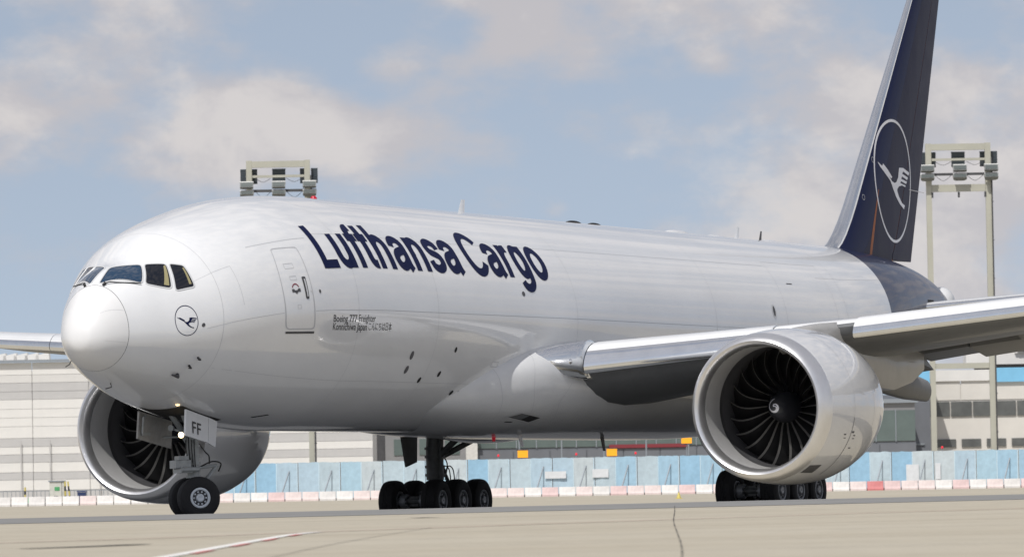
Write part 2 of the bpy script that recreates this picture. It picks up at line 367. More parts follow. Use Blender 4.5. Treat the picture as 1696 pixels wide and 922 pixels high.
def smooth(pts, n=5):
    out = []
    for i in range(len(pts)-1):
        p0, p1, p2, p3 = pts[max(i-1,0)], pts[i], pts[i+1], pts[min(i+2,len(pts)-1)]
        for k in range(n):
            t = k/n
            out.append(tuple(.5*((2*p1[j])+(-p0[j]+p2[j])*t+(2*p0[j]-5*p1[j]+4*p2[j]-p3[j])*t*t+(-p0[j]+3*p1[j]-3*p2[j]+p3[j])*t**3) for j in (0,1)))
    return out+[pts[-1]]
# ---- wordmark: heavy grotesque letters as pen strokes
XH, CAP = .54, .72
GL = {
 'L': (.545, [[(.145,CAP),(.145,0)], [(.145,.062),(.53,.062)]]),
 'u': (.585, [[(.13,XH),(.13,.21)]+arc(.29,.21,.16,.158,180,360)+[(.45,.30)], [(.455,XH),(.455,0)]]),
 'f': (.325, [[(.165,0),(.165,.54)]+arc(.285,.54,.12,.122,180,90)+[(.335,.662)], [(.02,.478),(.32,.478)]]),
 't': (.335, [[(.165,.70),(.165,.17)]+arc(.27,.17,.105,.112,180,270)+[(.325,.058)], [(.02,.478),(.325,.478)]]),
 'h': (.585, [[(.13,CAP),(.13,0)], [(.135,.24),(.135,.33)]+arc(.295,.33,.16,.158,180,0)+[(.455,0)]]),
 'n': (.585, [[(.13,XH),(.13,0)], [(.135,.24),(.135,.33)]+arc(.295,.33,.16,.158,180,0)+[(.455,0)]]),
 'a': (.555, [[(.095,.36)]+arc(.265,.375,.165,.113,165,0)+[(.43,.10),(.45,.045),(.485,.0)], smooth([(.43,.315),(.31,.292),(.185,.262),(.115,.205),(.108,.14),(.15,.075),(.235,.052),(.33,.078),(.40,.135),(.43,.21)])]),
 's': (.525, [smooth([(.435,.365),(.40,.445),(.27,.488),(.145,.455),(.118,.385),(.17,.318),(.27,.288),(.385,.25),(.43,.175),(.40,.095),(.27,.050),(.125,.085),(.085,.175)])]),
 'C': (.70, [arc(.37,.36,.285,.318,32,328,30)]),
 'r': (.375, [[(.13,XH),(.13,0)], [(.135,.2),(.135,.29)]+arc(.30,.29,.165,.188,180,100)+[(.37,.478)]]),
 'g': (.585, [arc(.285,.275,.165,.222,0,360,26), [(.455,XH),(.455,-.02)]+arc(.28,-.02,.175,.128,0,-165)]),
 'o': (.58, [arc(.29,.27,.20,.226,0,360,28)]),
 'F': (.52, [[(.145,CAP),(.145,0)], [(.145,.66),(.50,.66)], [(.145,.37),(.45,.37)]]),
 ' ': (.215, [])}
def strokes(text, x0, y0, sx, sy, fmap3, hx=.078, hy=.064):
    mb = MB(); pen = 0; layer = 0
    for ch in text:
        adv, paths = GL[ch]
        for k, p in enumerate(paths):
            pts = [(p[0][0], p[0][1])]
            for a, b in zip(p, p[1:]):
                n = max(1, int(math.hypot(b[0]-a[0], b[1]-a[1])/.06))
                pts += [(a[0]+(b[0]-a[0])*i/n, a[1]+(b[1]-a[1])*i/n) for i in range(1, n+1)]
            closed = len(pts) > 8 and math.hypot(pts[0][0]-pts[-1][0], pts[0][1]-pts[-1][1]) < 1e-4
            if closed: pts = pts[:-1]
            off = .007+.0022*k
            ring_strip(mb, [(pen+q[0], q[1]) for q in pts], hx, lambda q, off=off: fmap3(x0+q[0]*sx, y0+q[1]*sy, off), closed, hy)
        pen += adv
    return mb
KD = math.degrees(1/3.1)
strokes('Lufthansa Cargo', 7.80, 20.3, 1.872, 1.958*KD, lambda x, t, o: FUS.at(x, t, o)).build('wordmark', M['navy_text'], fus, smooth=True, sharp=80)
def font_mesh(body, size, bold=0.0):
    c = bpy.data.curves.new('t', 'FONT'); c.body = body; c.size = size; c.offset = bold; c.resolution_u = 3
    o = bpy.data.objects.new('t', c); C.objects.link(o); bpy.context.view_layer.update()
    me = bpy.data.meshes.new_from_object(o.evaluated_get(bpy.context.evaluated_depsgraph_get()))
    bpy.data.objects.remove(o); return me
def font_decal(body, x0, x1, th0, cap, bold, material, parent, name, off=.004):
    me = font_mesh(body, 1.0, bold); lo_ = min(v.co.x for v in me.vertices); hi_ = max(v.co.x for v in me.vertices)
    for v in me.vertices: v.co = FUS.at(x0+(v.co.x-lo_)*(x1-x0)/(hi_-lo_), th0+v.co.y/.70*cap*KD, off)
    me.materials.clear(); me.materials.append(material)
    o = bpy.data.objects.new(name, me); C.objects.link(o); o.parent = parent; return o
font_decal('Boeing 777', 7.98, 9.30, -6.6, .19, .008, M['black_text'], fus, 'type_lettering')
font_decal('Freighter', 9.40, 10.38, -6.4, .19, .0, M['black_text'], fus, 'type_lettering')
font_decal('Konnichiwa Japan', 7.98, 9.90, -10.6, .19, .008, M['black_text'], fus, 'name_lettering')
font_decal('こんにちは日本', 10.0, 11.36, -10.3, .17, .0, M['black_text'], fus, 'name_lettering')
# ---- crane emblem in a unit circle
CR = [(135,353),(150,370),(158,378),(164,362),(190,398),(216,440),(208,450),(196,438),(214,466),(230,475),(243,467),(256,436),(263,374),(292,371),(337,395),(331,414),(292,393),(285,409),(327,427),(321,444),(283,426),(277,442),(319,454),(313,470),(276,457),(271,470),(310,480),(306,491),(284,483),(262,491),(250,508),(248,522),(260,556),(283,596),(303,607),(297,632),(268,605),(240,562),(220,512),(203,465),(178,430),(148,386)]
CRANE = [((x-231)/118., -(y-462)/390.) for x, y in CR]
def emblem(name, fmap, material, parent, lw=.045, nx=3):
    mb = MB(); ring_strip(mb, arc(0,0,1-lw/2,1-lw/2,0,360,64)[:-1], lw/2, lambda p: fmap(p, .003))
    quads(mb, scan(CRANE, 24, nx=nx), lambda p: fmap(p, .0045))
    return mb.build(name, material, parent, smooth=False)
def nose_map(p, off):
    x = 2.385+p[0]*.318; return FUS.at(x, 4.7-p[0]*2.0+p[1]*12.6, off)
emblem('crane_emblem', nose_map, M['navy_text'], fus, .055)
# ---- cockpit windows
def window(name, poly, glass, mirror=False, grow=1.0):
    """poly in (x, theta); frame ring outside, pane inside"""
    if mirror: poly = [(x, 180-t) for x, t in poly]
    P = []
    n = len(poly)
    for i in range(n):
        a, b = poly[i], poly[(i+1) % n]
        for k in range(12): P.append((a[0]+(b[0]-a[0])*k/12, a[1]+(b[1]-a[1])*k/12))
    # round the corners a little
    for _ in range(2): P = [((P[i-1][0]+2*P[i][0]+P[(i+1) % len(P)][0])/4, (P[i-1][1]+2*P[i][1]+P[(i+1) % len(P)][1])/4) for i in range(len(P))]
    f = lambda off: (lambda p: FUS.at(p[0], p[1], off))
    pane = quads(MB(), scan(P, 10, nx=8), f(.004)).build(name, glass, fus, smooth=True)
    cx = sum(p[0] for p in P)/len(P); cy = sum(p[1] for p in P)/len(P)
    ws = max(.3, FUS.sec(cx)[2])
    def outset(d):
        out = []
        for i, p in enumerate(P):
            a, b = Vector(FUS.at(*P[i-1])), Vector(FUS.at(*P[(i+1) % len(P)])); q = Vector(FUS.at(*p)); t = (b-a).normalized()
            nn = (Vector(FUS.at(p[0], p[1], .1))-q).normalized(); s_ = t.cross(nn).normalized(); c_ = Vector(FUS.at(cx, cy))
            if s_.dot(q-c_) < 0: s_ = -s_
            out.append((q+s_*d, nn))
        return out
    rows = [[q+nn*.002 for q, nn in outset(-.004)], [q+nn*.012 for q, nn in outset(.003)], [q+nn*.012 for q, nn in outset(.034)], [q-nn*.004 for q, nn in outset(.045)]]
    MB().grid([list(r) for r in zip(*rows)], cu=True).build('window_frame', M['frame'], fus, sharp=30)
    # dark gasket
    rows = [[q+nn*.0065 for q, nn in outset(-.016)], [q+nn*.0065 for q, nn in outset(-.003)]]
    MB().grid([list(r) for r in zip(*rows)], cu=True).build('window_gasket', M['black'], fus)
    return pane
W2 = [(1.58,87.0),(2.15,67.4),(1.59,46.8),(.89,82.5)]
W3 = [(2.21,65.2),(2.58,53.6),(2.26,33.8),(1.70,45.6)]
W4 = [(2.65,51.9),(2.90,45.0),(2.84,27.4),(2.34,30.6)]
for mir in (False, True):
    window('cockpit_window', W2, M['glass'], mir); window('cockpit_window', W3, M['glass_side'], mir); window('cockpit_window', W4, M['glass_side'], mir)
# cream blinds seen behind the side windows
for q in ([(2.50,53.6),(2.55,53.2),(2.25,36.5),(2.14,39.0)], [(2.84,44.0),(2.875,43.6),(2.80,30),(2.74,30.6)]):
    quads(MB(), scan(q, 6), lambda p: FUS.at(p[0], p[1], .0058)).build('window_blind', M['cream'], fus)
# wipers
for s in (1, -1):
    th = lambda t: t if s == 1 else 180-t
    MB().tube([FUS.at(.93, th(74), .03), FUS.at(1.0, th(70), .05), FUS.at(1.56, th(46.6), .04)], .014, 6).build('wiper', M['black'], fus)
    MB().tube([FUS.at(.88, th(75), .015), FUS.at(.95, th(73.5), .05)], .035, 8).build('wiper_pivot', M['black'], fus)
# ---- crew door
def dpath(inset=0.0):
    xl0, xl1, xr0, xr1 = 5.84, 5.66, 7.0, 6.98
    L_ = [(5.86,34.6),(5.70,23),(5.64,10),(5.70,-9.6)]; Rr = [(7.03,-9.6),(6.96,10),(6.96,22),(7.0,33.2)]
    pts = [(6.0,35.4),(5.90,35.2)]+L_[:1]+smooth(L_, 4)[1:-1]+[(5.71,-8.2),(5.76,-9.6),(5.86,-10.1)]+[(6.9,-10.1),(6.99,-9.6),(7.02,-8.2)]+smooth(Rr, 4)[1:-1]+[(6.99,33.0),(6.95,33.7),(6.86,34.0)]
    return pts
d = MB(); ring_strip(d, dpath(), .016, lambda p: FUS.at(p[0], p[1], .006), True, .016*KD, sub=2)
door = d.build('door_seal', M['seam'], fus)
quads(MB(), scan([(5.72,-11.4),(7.03,-11.4),(7.03,-12.6),(5.72,-12.6)], 2, nx=6), lambda p: FUS.at(p[0], p[1], .01)).build('door_sill', M['darkgrey'], fus)
def oval(cx, ct, rx, rt, n=16): return arc(cx, ct, rx, rt, 0, 360, n)[:-1]
def patch(name, poly, material, off=.006, ny=4, nx=2, L=FUS, parent=None):
    return quads(MB(), scan(poly, ny, nx=nx), lambda p: L.at(p[0], p[1], off)).build(name, material, parent or fus)
patch('door_handle_recess', [(6.60,16.8),(6.64,17.2),(6.74,17.2),(6.78,16.8),(6.77,5.8),(6.74,5.3),(6.66,5.3),(6.62,5.8)], M['darkgrey'], ny=8)
patch('door_handle', [(6.655,15.8),(6.72,15.8),(6.72,6.6),(6.665,6.6)], M['frame'], .02, ny=6)
for nm, q in (('door_placard', [(6.02,25.6),(6.42,25.2),(6.42,22.4),(6.02,22.8)]), ('door_placard', [(6.08,18.2),(6.36,18.0),(6.36,16.0),(6.08,16.2)]), ('door_placard', [(6.21,2.6),(6.36,2.6),(6.36,.6),(6.21,.6)])):
    d = MB(); ring_strip(d, q, .006, lambda p: FUS.at(p[0], p[1], .006), True, .006*KD, sub=3); d.build(nm, M['seam'], fus)
d = MB(); ring_strip(d, arc(6.22,10.6,.16,3.2,25,155), .018, lambda p: FUS.at(p[0], p[1], .006), False, .018*KD); d.build('door_arrow', mat('dull_red', (.22,.03,.05), .5), fus)
patch('door_sign', [(6.04,11.2),(6.13,11.2),(6.17,10.4),(6.28,10.4),(6.32,11.2),(6.42,11.2),(6.42,9.4),(6.30,9.4),(6.23,8.3),(6.15,9.4),(6.04,9.4)], M['darkgrey'])
# ---- small fittings on the skin
for x, t, rx, rt, mt in ((2.845,-1,.05,1.6,'darkgrey'),(12.94,-22.3,.10,2.3,'seam_dark'),(12.96,-30,.10,2.2,'seam_dark'),(15.53,-18.6,.07,1.5,'black'),(15.07,-31.8,.08,1.7,'black'),(14.06,-35.6,.08,1.7,'black'),(16.56,-42.9,.09,1.6,'black'),(16.98,-42.8,.09,1.6,'black'),(7.34,8.8,.05,1.0,'darkgrey'),(19.8,11.6,.10,1.3,'darkgrey'),(6.9,9,.02,.4,'seam')):
    patch('skin_port', oval(x, t, rx, rt), M[mt])
patch('outflow_valve', [(7.0,-69),(7.12,-69.4),(7.62,-64.6),(7.5,-64.2)], M['black'])
for x, t in ((18.28,-25.5),(19.35,-25.5)):
    d = MB(); ring_strip(d, [(x-.2,t+1.4),(x+.2,t+1.4),(x+.2,t-1.4),(x-.2,t-1.4)], .008, lambda p: FUS.at(p[0], p[1], .005), True, .15, sub=3); d.build('access_panel', M['seam'], fus)
for x, t in ((2.92,-29.1),(2.80,-37.0)):
    a, b = Vector(FUS.at(x, t)), Vector(FUS.at(x, t, .11))
    MB().tube([a, b, b+Vector((-.12,0,0))], [.03,.025,.014], 8).build('pitot_probe', M['black'], fus)
MB().tube([FUS.at(2.69,-47.8), FUS.at(2.69,-47.8,.07), FUS.at(2.5,-47.8,.05)], [.06,.05,.02], 8).build('angle_vane', M['darkgrey'], fus)
a = Vector(FUS.at(1.81,-94.6)); MB().tube([a, a+Vector((.05,0,-.1)), a+Vector((-.05,.12,-.14))], .014, 6).build('drain_mast', M['black'], fus)
a = Vector(FUS.at(1.15,-140)); MB().tube([a, a+Vector((-.02,.03,-.08)), a+Vector((-.1,.1,-.14))], .012, 6).build('drain_mast', M['black'], fus)
patch('cabin_port', oval(38.18, 10.7, .10, 3.0), M['darkgrey']); d = MB(); ring_strip(d, oval(38.18,10.7,.12,3.6), .025, lambda p: FUS.at(p[0], p[1], .008), True, .5); d.build('port_rim', M['frame'], fus)
patch('cargo_latch', [(40.05,28.9),(40.5,28.9),(40.5,28.3),(40.05,28.3)], M['darkgrey'])
# seams: rings and stringers
def seam(pts, half=.007, sub=10, mt='seam', name='panel_seam', L=FUS):
    d = MB(); ring_strip(d, pts, half, lambda p: L.at(p[0], p[1], .0018), False, half*KD, sub=sub); return d.build(name, M[mt], fus)
for x in (3.42, 9.4, 14.2, 23.3, 33.5, 44.5): seam([(x, -100), (x, -60), (x, -20), (x, 20), (x, 60), (x, 118)], .006, 14)
seam([(2.95,-4.5),(5.62,-1.2)]); seam([(7.06,-1),(23.4,.1),(45,.1)], .008, 40); seam([(3.5,-37),(19.3,-37.2)], .006, 30); seam([(5.0,40.2),(7.7,38.4)], .014)
seam([(7.9,40.6),(14,37.5),(23.3,39.7),(39.0,40.7)], .006, 24); seam([(42.9,34),(49.3,33)], .007); seam([(2.9,31),(4.05,31.4),(4.1,6)], .006)
seam([(.30,-12),(.82,-16)], .008); seam([(.35,46),(.84,27)], .006)
# cargo door outline behind the wing
seam([(39.2,44),(39.2,2),(43.6,2),(43.6,44),(39.2,44)], .007, 12, name='cargo_door_seam')
# ---- crown antennas
def blade(x, h, l, w=.03, mt='white', sweep=.35):
    z = ZC+FUS.sec(x)[0]-.03; mb = MB()
    mb.grid([[(x+dx*l*(1-.45*k)+sweep*h*k, sy*w*(1-.5*k), z+h*k) for dx, sy in ((-.5,0),(-.2,1),(.2,1),(.5,0),(.2,-1),(-.2,-1))] for k in (0,.5,1)], cv=True, capa=True, capb=True)
    return mb.build('blade_antenna', M[mt], fus)
blade(22.35, .42, .45); blade(42.75, .40, .35); blade(44.7, .34, .22, mt='darkgrey')
for x, l, h, mt in ((30.1,1.1,.09,'black'),(31.6,.9,.08,'black'),(37.9,1.9,.10,'white'),(41.0,1.6,.06,'white'),(45.4,1.4,.06,'white')):
    mb = MB(); z = ZC+3.08
    mb.grid([[(x+l/2*math.cos(a)*math.cos(e), .16*math.sin(a)*math.cos(e), z+(h+.02)*math.sin(e)) for a in [6.28318*k/16 for k in range(16)]] for e in (0,.4,.8,1.2,1.56)], cv=True)
    mb.build('crown_fairing', M[mt], fus)
z = ZC+3.1; MB().tube([(13.1,0,z-.05),(13.1,0,z+.05),(13.1,0,z+.10)], [.10,.09,.05], 12).build('beacon', M['red'], fus)

# ---- wing-body fairing
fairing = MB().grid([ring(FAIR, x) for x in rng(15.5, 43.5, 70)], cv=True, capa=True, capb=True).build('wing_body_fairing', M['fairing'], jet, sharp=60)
def fpatch(name, poly, mt, off=.006): return patch(name, poly, M[mt], off, 4, 4, FAIR, fairing)
# ram-air inlet: frame, ramp and dark throat
RA = [(19.30,-39.0),(19.75,-32.6),(21.0,-38.6),(20.75,-46.5)]
def shrink(P, k): cx = sum(p[0] for p in P)/len(P); cy = sum(p[1] for p in P)/len(P); return [(cx+(p[0]-cx)*k, cy+(p[1]-cy)*k) for p in P]
fpatch('ram_air_throat', shrink(RA, .94), 'black', .010)
d = MB(); ring_strip(d, RA, .022, lambda p: FAIR.at(p[0], p[1], .02), True, .5, sub=5); d.build('ram_air_frame', M['frame'], fairing)
fpatch('ram_air_ramp', [(19.42,-38.9),(19.78,-33.8),(20.25,-36.2),(20.1,-42.0)], 'grey', .014)
fpatch('drain_slot', [(19.6,-46.2),(19.95,-46.2),(19.95,-48),(19.6,-48)], 'black')
for pts in ([(18.6,60),(18.3,20),(18.6,-20),(19.2,-60)], [(20.1,30),(19.75,-5),(20.3,-40),(20.9,-70)], [(21.6,-2),(21.2,-20),(21.9,-45),(22.6,-75)], [(24.5,-10),(24.5,-60)]):
    d = MB(); ring_strip(d, smooth(pts, 8), .008, lambda p: FAIR.at(p[0], p[1], .003), False, .12); d.build('panel_seam', M['seam'], fairing)
for x, y, l, tilt, mt in ((23.0,-1.3,.42,.22,'mark_white'),(29.7,-.9,.5,.16,'darkgrey')):
    z = FAIR.at(x, -68)[2]+.05
    MB().grid([[(x+tilt*k*1.1+dx*(.16-.06*k), y+sy*.03, z-l*k) for dx, sy in ((-1,0),(0,1),(1,0),(0,-1))] for k in (0,.5,1)], cv=True, capa=True, capb=True).build('belly_antenna', M[mt], fairing)
z = ZC-3.27; MB().tube([(22.4,-.8,z+.03),(22.4,-.8,z-.1)], [.06,.04], 10).build('belly_beacon', M['red'], fairing)

# ---- wings
WS = [ # |y|, slat nose x, slat bottom z, slat height, main LE x, LE z, TE x, TE z, t/c
 (2.3,20.45,3.70,.95,20.95,4.22,34.0,3.9,.15),(3.9,21.56,3.85,.92,22.0,4.36,34.5,4.15,.148),(7.2,23.8,4.25,.78,24.15,4.70,35.0,4.5,.130),(10.3,25.9,4.68,.62,26.15,5.04,35.5,4.88,.115),
 (14.5,28.75,5.20,.60,29.0,5.54,37.0,5.40,.105),(18,31.1,5.50,.56,31.4,5.82,38.2,5.72,.10),(21.5,33.5,5.78,.52,33.8,6.08,39.4,6.0,.10),(29,38.6,6.5,.45,38.9,6.76,42.0,6.7,.095),(31.2,40.5,6.75,.3,40.7,6.95,42.9,6.9,.09),(32.4,42.2,6.95,.15,42.3,7.05,43.6,7.02,.08)]
def wst(y):
    for a, b in zip(WS, WS[1:]):
        if y <= b[0]:
            t = (y-a[0])/(b[0]-a[0]); return [a[i]+(b[i]-a[i])*t for i in range(9)]
    return list(WS[-1])
def thick(q, t): return 5*t*(.2969*math.sqrt(q)-.126*q-.3516*q*q+.2843*q**3-.1036*q**4)
QS = [0,.006,.02,.05,.1,.18,.28,.4,.52,.65,.78,.9,1.0]
def wing_sec(y):
    _, sx, sz, sh, xl, zl, xt, zt, tc = wst(y); c = xt-xl
    up = [(xl+c*q, zl+(zt-zl)*q+.52*c*thick(q, tc)) for q in reversed(QS)]
    lo_ = [(xl+c*q, zl+(zt-zl)*q-1.42*c*thick(q, tc)*(1-.25*q)) for q in QS[1:]]
    return up+lo_
SP = [(1.15,1.0),(.8,.95),(.5,.85),(.28,.70),(.12,.52),(.03,.36),(0,.23),(.02,.11),(.10,.03),(.2,0)]
SB = [(.34,.16),(.52,.42),(.78,.68),(1.02,.88)]
def slat_sec(y, white):
    _, sx, sz, sh, *_r = wst(y); return [(sx+a*sh, sz+b*sh) for a, b in SP+SB]
def wing(side):
    s = -1 if side == 'port' else 1
    ys = [2.3,3.1,3.9,5.5,7.2,8.7,10.3,12.4,14.5,16.2,18,21.5,25,29,31.2,32.4]
    w = MB().grid([[(x, s*y, z) for x, z in wing_sec(y)] for y in ys], cv=True, capb=True).build('wing', M['grey'], jet, sharp=50)
    def slat(name, y0, y1, nwhite):
        mb = MB(); n = max(2, int((y1-y0)/.8)); st = [y0+(y1-y0)*i/n for i in range(n+1)]
        secs = [[(x, s*y, z) for x, z in slat_sec(y, nwhite)] for y in st]; k = len(secs[0])
        for j in range(k):
            mb.cur = 1 if j < nwhite else (2 if j >= 9 else 0)
            mb.grid([[r[j], r[(j+1) % k]] for r in secs])
        mb.cur = 0
        for r in (secs[0], secs[-1]): mb.add(r, [tuple(range(k))])
        return mb.build(name, [M['chrome'], M['white'], M['grey']], w, sharp=40)
    slat('slat', 3.98, 8.3, 3)
    a = 10.35
    for b in (14.6, 18.6, 22.6, 26.4, 30.2):
        slat('slat', a, b-.03, 4); a = b
    # fixed leading edge between the slats, over the engine pylon
    mb = MB(); mb.grid([[(wst(y)[1]+.34+(x-wst(y)[1])*.62, s*y, wst(y)[2]+.36*wst(y)[3]+(z-wst(y)[2])*.60) for x, z in slat_sec(y, 0)] for y in (8.32, 9.3, 10.33)], cv=True, capa=True, capb=True); mb.build('fixed_leading_edge', M['white'], w, sharp=40)
    # polished root fillet with the landing light
    mb = MB(); rows = []
    for i in range(12):
        t = i/11; q = math.sqrt(t); y = 2.86+1.10*t; h = .08+1.0*q; xn = 20.05+1.45*t**1.25; zb = 4.17-.47*q
        rows.append([(xn+.60*h-.60*h*math.cos(a_), s*y, zb+.52*h+.52*h*math.sin(a_)) for a_ in [6.28318*k/24 for k in range(24)]])
    mb.grid(rows, cv=True, capa=True, capb=True).build('root_leading_edge', M['chrome'], w, sharp=50)
    MB().lathe([(-.02,.0),(0,.10),(.05,.14),(.12,.15)], 16, 'x', (21.16, s*3.66, 4.22)).build('landing_light', M['glass_lens'], w)
    # flaps hanging from the trailing edge
    def flap(name, y0, y1, ch0, ch1, ang, mt='grey'):
        rows = []
        for i in range(5):
            y = y0+(y1-y0)*i/4; st = wst(y); ch = ch0+(ch1-ch0)*i/4; xh, zh = st[6]-.25, st[7]-.12; ca, sa = math.cos(R(ang)), math.sin(R(ang))
            prof = [(0,.0),(.08,.10),(.3,.11),(1,.0),(.3,-.08),(.08,-.09)]
            rows.append([(xh+ca*a_*ch+sa*b_*ch, s*y, zh-sa*a_*ch+ca*b_*ch) for a_, b_ in prof])
        return MB().grid(rows, cv=True, capa=True, capb=True).build(name, M[mt], w, sharp=40)
    flap('flap', 3.9, 8.7, 2.1, 1.9, 17); flap('flaperon', 8.75, 10.35, 1.5, 1.4, 12); flap('flap', 10.4, 22.0, 1.5, 1.1, 17); flap('aileron', 22.1, 29.0, .9, .6, 3)
    for y, x0, x1, z0, z1, r in ((8.0,30.5,37.9,3.85,3.42,.42),(12.8,32.6,38.6,4.85,4.62,.30),(17.5,35.0,40.2,5.25,5.05,.26)):
        mb = MB(); rows = []
        for i in range(13):
            t = i/12; q = min(1, (t/.35))**.6*(1 if t < .75 else 1-.25*((t-.75)/.25)); z = z0+(z1-z0)*max(0, (t-.35)/.65)
            rows.append([(x0+(x1-x0)*t, s*y+.62*r*q*math.cos(a), z+r*1.05*q*math.sin(a)) for a in [6.28318*k/18 for k in range(18)]])
        mb.grid(rows, cv=True, capa=True, capb=True).build('flap_track_fairing', M['canoe'], w, sharp=50)
    return w
M['glass_lens'] = mat('landing_light_lens', (.9,.9,.9), .05, metal=1)
wing_p = wing('port'); wing_s = wing('starboard')
# ---- engines
def engine_parts(e):
    """engine e is an object whose origin is the centre of the inlet; x aft"""
    lipo = [(.52,2.035),(.36,2.01),(.22,1.975),(.11,1.93),(.04,1.88),(0,1.82),(.03,1.765),(.10,1.722),(.22,1.69),(.40,1.668)]
    MB().lathe(lipo, 96).build('inlet_lip', M['lip'], e, sharp=60)
    MB().lathe([(.40,1.668),(.75,1.65),(1.1,1.655),(1.42,1.665)], 96).build('inlet_barrel', M['inlet'], e, sharp=60)
    MB().lathe([(1.42,1.665),(1.44,1.68),(1.75,1.68),(2.6,1.66)], 96).build('fan_case', M['darkgrey'], e, sharp=50)
    MB().lathe([(2.45,0),(2.45,1.66)], 48).build('stator_disc', M['black'], e, smooth=False)
    sp = MB().lathe([(1.30,.0),(1.31,.06),(1.38,.15),(1.52,.26),(1.70,.35),(1.9,.41),(2.05,.44),(2.3,.45)], 40).build('spinner', M['spinner'], e, sharp=60)
    # white swirl mark on the spinner
    def spt(u, a):
        prof = [(1.30,.0),(1.31,.06),(1.38,.15),(1.52,.26),(1.70,.35),(1.9,.41)]
        r = u
        for p, q in zip(prof, prof[1:]):
            if p[1] <= r <= q[1]: x = p[0]+(q[0]-p[0])*(r-p[1])/(q[1]-p[1]); break
        else: x = 1.9
        return (x-.008, -r*math.cos(a), r*math.sin(a))
    mb = MB(); rows = []
    for i in range(31):
        t = i/30; a = R(100+t*400); r = .235-.215*t**.8; wd = .006+.045*t**.7*(1 if t < .92 else (1-t)/.08*.8+.2)
        rows.append([spt(max(.002, r-wd), a), spt(r+wd, a)])
    mb.grid(rows); mb.build('spinner_swirl', M['mark_white'], e)
    # fan blades
    mb = MB(); nr, nc = 10, 6; rows = []
    for i in range(nr+1):
        t = i/nr; r = .42+t*1.225
        le = .04+.10*math.sin(math.pi*t)-.03*t**2; wd = .44-.14*t; xl = .10-.24*math.sin(math.pi*.55*t)+.22*t**3; cx = .52-.16*t
        row = []
        for j in range(nc+1):
            q = j/nc; qq = (0,.15,.22,.4,.65,.85,1.0)[j]
            a = le+wd*(qq-.10*math.sin(math.pi*qq)); row.append((2.02+xl+cx*qq, r*math.sin(a), r*math.cos(a)))
        rows.append(row)
    for j in range(nc):
        mb.cur = 1 if j < 1 else 0
        mb.grid([[r[j], r[j+1]] for r in rows])
    b0 = mb.build('fan_blade', [M['blade'], M['blade_edge']], e, sharp=70)
    for k in range(1, 22):
        b = b0.copy(); C.objects.link(b); b.parent = e; b.rotation_euler = (2*math.pi*k/22, 0, 0)
    # cowl joints and small marks
    for x in (1.9, 3.45):
        r = None
        for p, q in zip(NAC, NAC[1:]):
            if p[0] <= x <= q[0]: r = p[1]+(q[1]-p[1])*(x-p[0])/(q[0]-p[0])
        MB().lathe([(x-.006,r+.004),(x+.006,r+.004)], 96).build('cowl_seam', M['seam'], e)
    # core cowl, nozzle and plug
    MB().lathe([(4.2,1.30),(5.0,1.18),(5.8,.96),(6.5,.78),(6.52,.72),(6.2,.70)], 48).build('core_cowl', M['darkgrey'], e, sharp=50)
    MB().lathe([(6.0,.55),(6.5,.50),(7.0,.30),(7.3,.02)], 32).build('exhaust_plug', M['darkgrey'], e)
NAC = [(.52,2.035),(.9,2.08),(1.5,2.13),(2.2,2.16),(2.9,2.155),(3.5,2.11),(4.1,2.02),(4.6,1.91),(4.9,1.83),(5.05,1.78)]
M['spinner'] = mat('spinner_black', (.02,.021,.026), .3, coat=.6, coat_rough=.08)
def engine(s):
    e = MB().lathe(NAC+[(5.07,1.72),(4.8,1.72),(4.2,1.70)], 96).build('engine', M['nacelle'], jet, sharp=60, loc=(20.42, s*9.61, 2.72))
    e.rotation_euler = (0, R(-1.2), 0)
    engine_parts(e); return e
ep = engine(-1)
# access door and stencils on the outboard side of the port cowl
def nmap(x, th, off):
    for p, q in zip(NAC, NAC[1:]):
        if p[0] <= x <= q[0]: r = p[1]+(q[1]-p[1])*(x-p[0])/(q[0]-p[0])+off; break
    a = R(th); return (x, -r*math.cos(a), r*math.sin(a))
def npatch(name, poly, mt, off=.006): return quads(MB(), scan(poly, 6, nx=4), lambda p: nmap(p[0], p[1], off)).build(name, M[mt], ep)
npatch('cowl_vent', [(.62,-52),(1.25,-50),(1.25,-60),(.62,-62)], 'darkgrey')
for x, t, h in ((1.95,-20,3.0),(2.1,-23,1.6),(2.1,-25.5,1.2),(1.45,-22,2.0),(1.5,-25,1.2),(2.15,-33,2.0)):
    npatch('cowl_stencil', [(x,t),(x+.14,t),(x+.14,t-h*.5),(x,t-h*.5)], 'seam_dark')
d = MB(); ring_strip(d, [(1.9,-10),(1.9,-62)], .012, lambda p: nmap(p[0], p[1], .006), False, .35, sub=20); d.build('cowl_joint', M['seam_dark'], ep)
es = engine(1)
for s, w in ((-1, wing_p), (1, wing_s)):
    rows = []
    for x, zt, zb, hw in ((22.3,4.80,4.3,.05),(22.8,4.86,4.2,.20),(23.8,4.98,4.1,.30),(25.2,5.10,4.0,.34),(26.6,5.20,3.7,.36),(28.5,5.0,3.4,.36),(30.5,4.7,3.3,.32),(32.2,4.5,3.55,.22),(33.4,4.4,3.9,.06)):
        rows.append([(x, s*(9.61)+hw*c_, (zt+zb)/2+(zt-zb)/2*q_) for c_, q_ in ((1,-.7),(1,.7),(.6,1),(-.6,1),(-1,.7),(-1,-.7),(-.6,-1),(.6,-1))])
    MB().grid(rows, cv=True, capa=True, capb=True).build('pylon', M['pylon'], w, sharp=50)

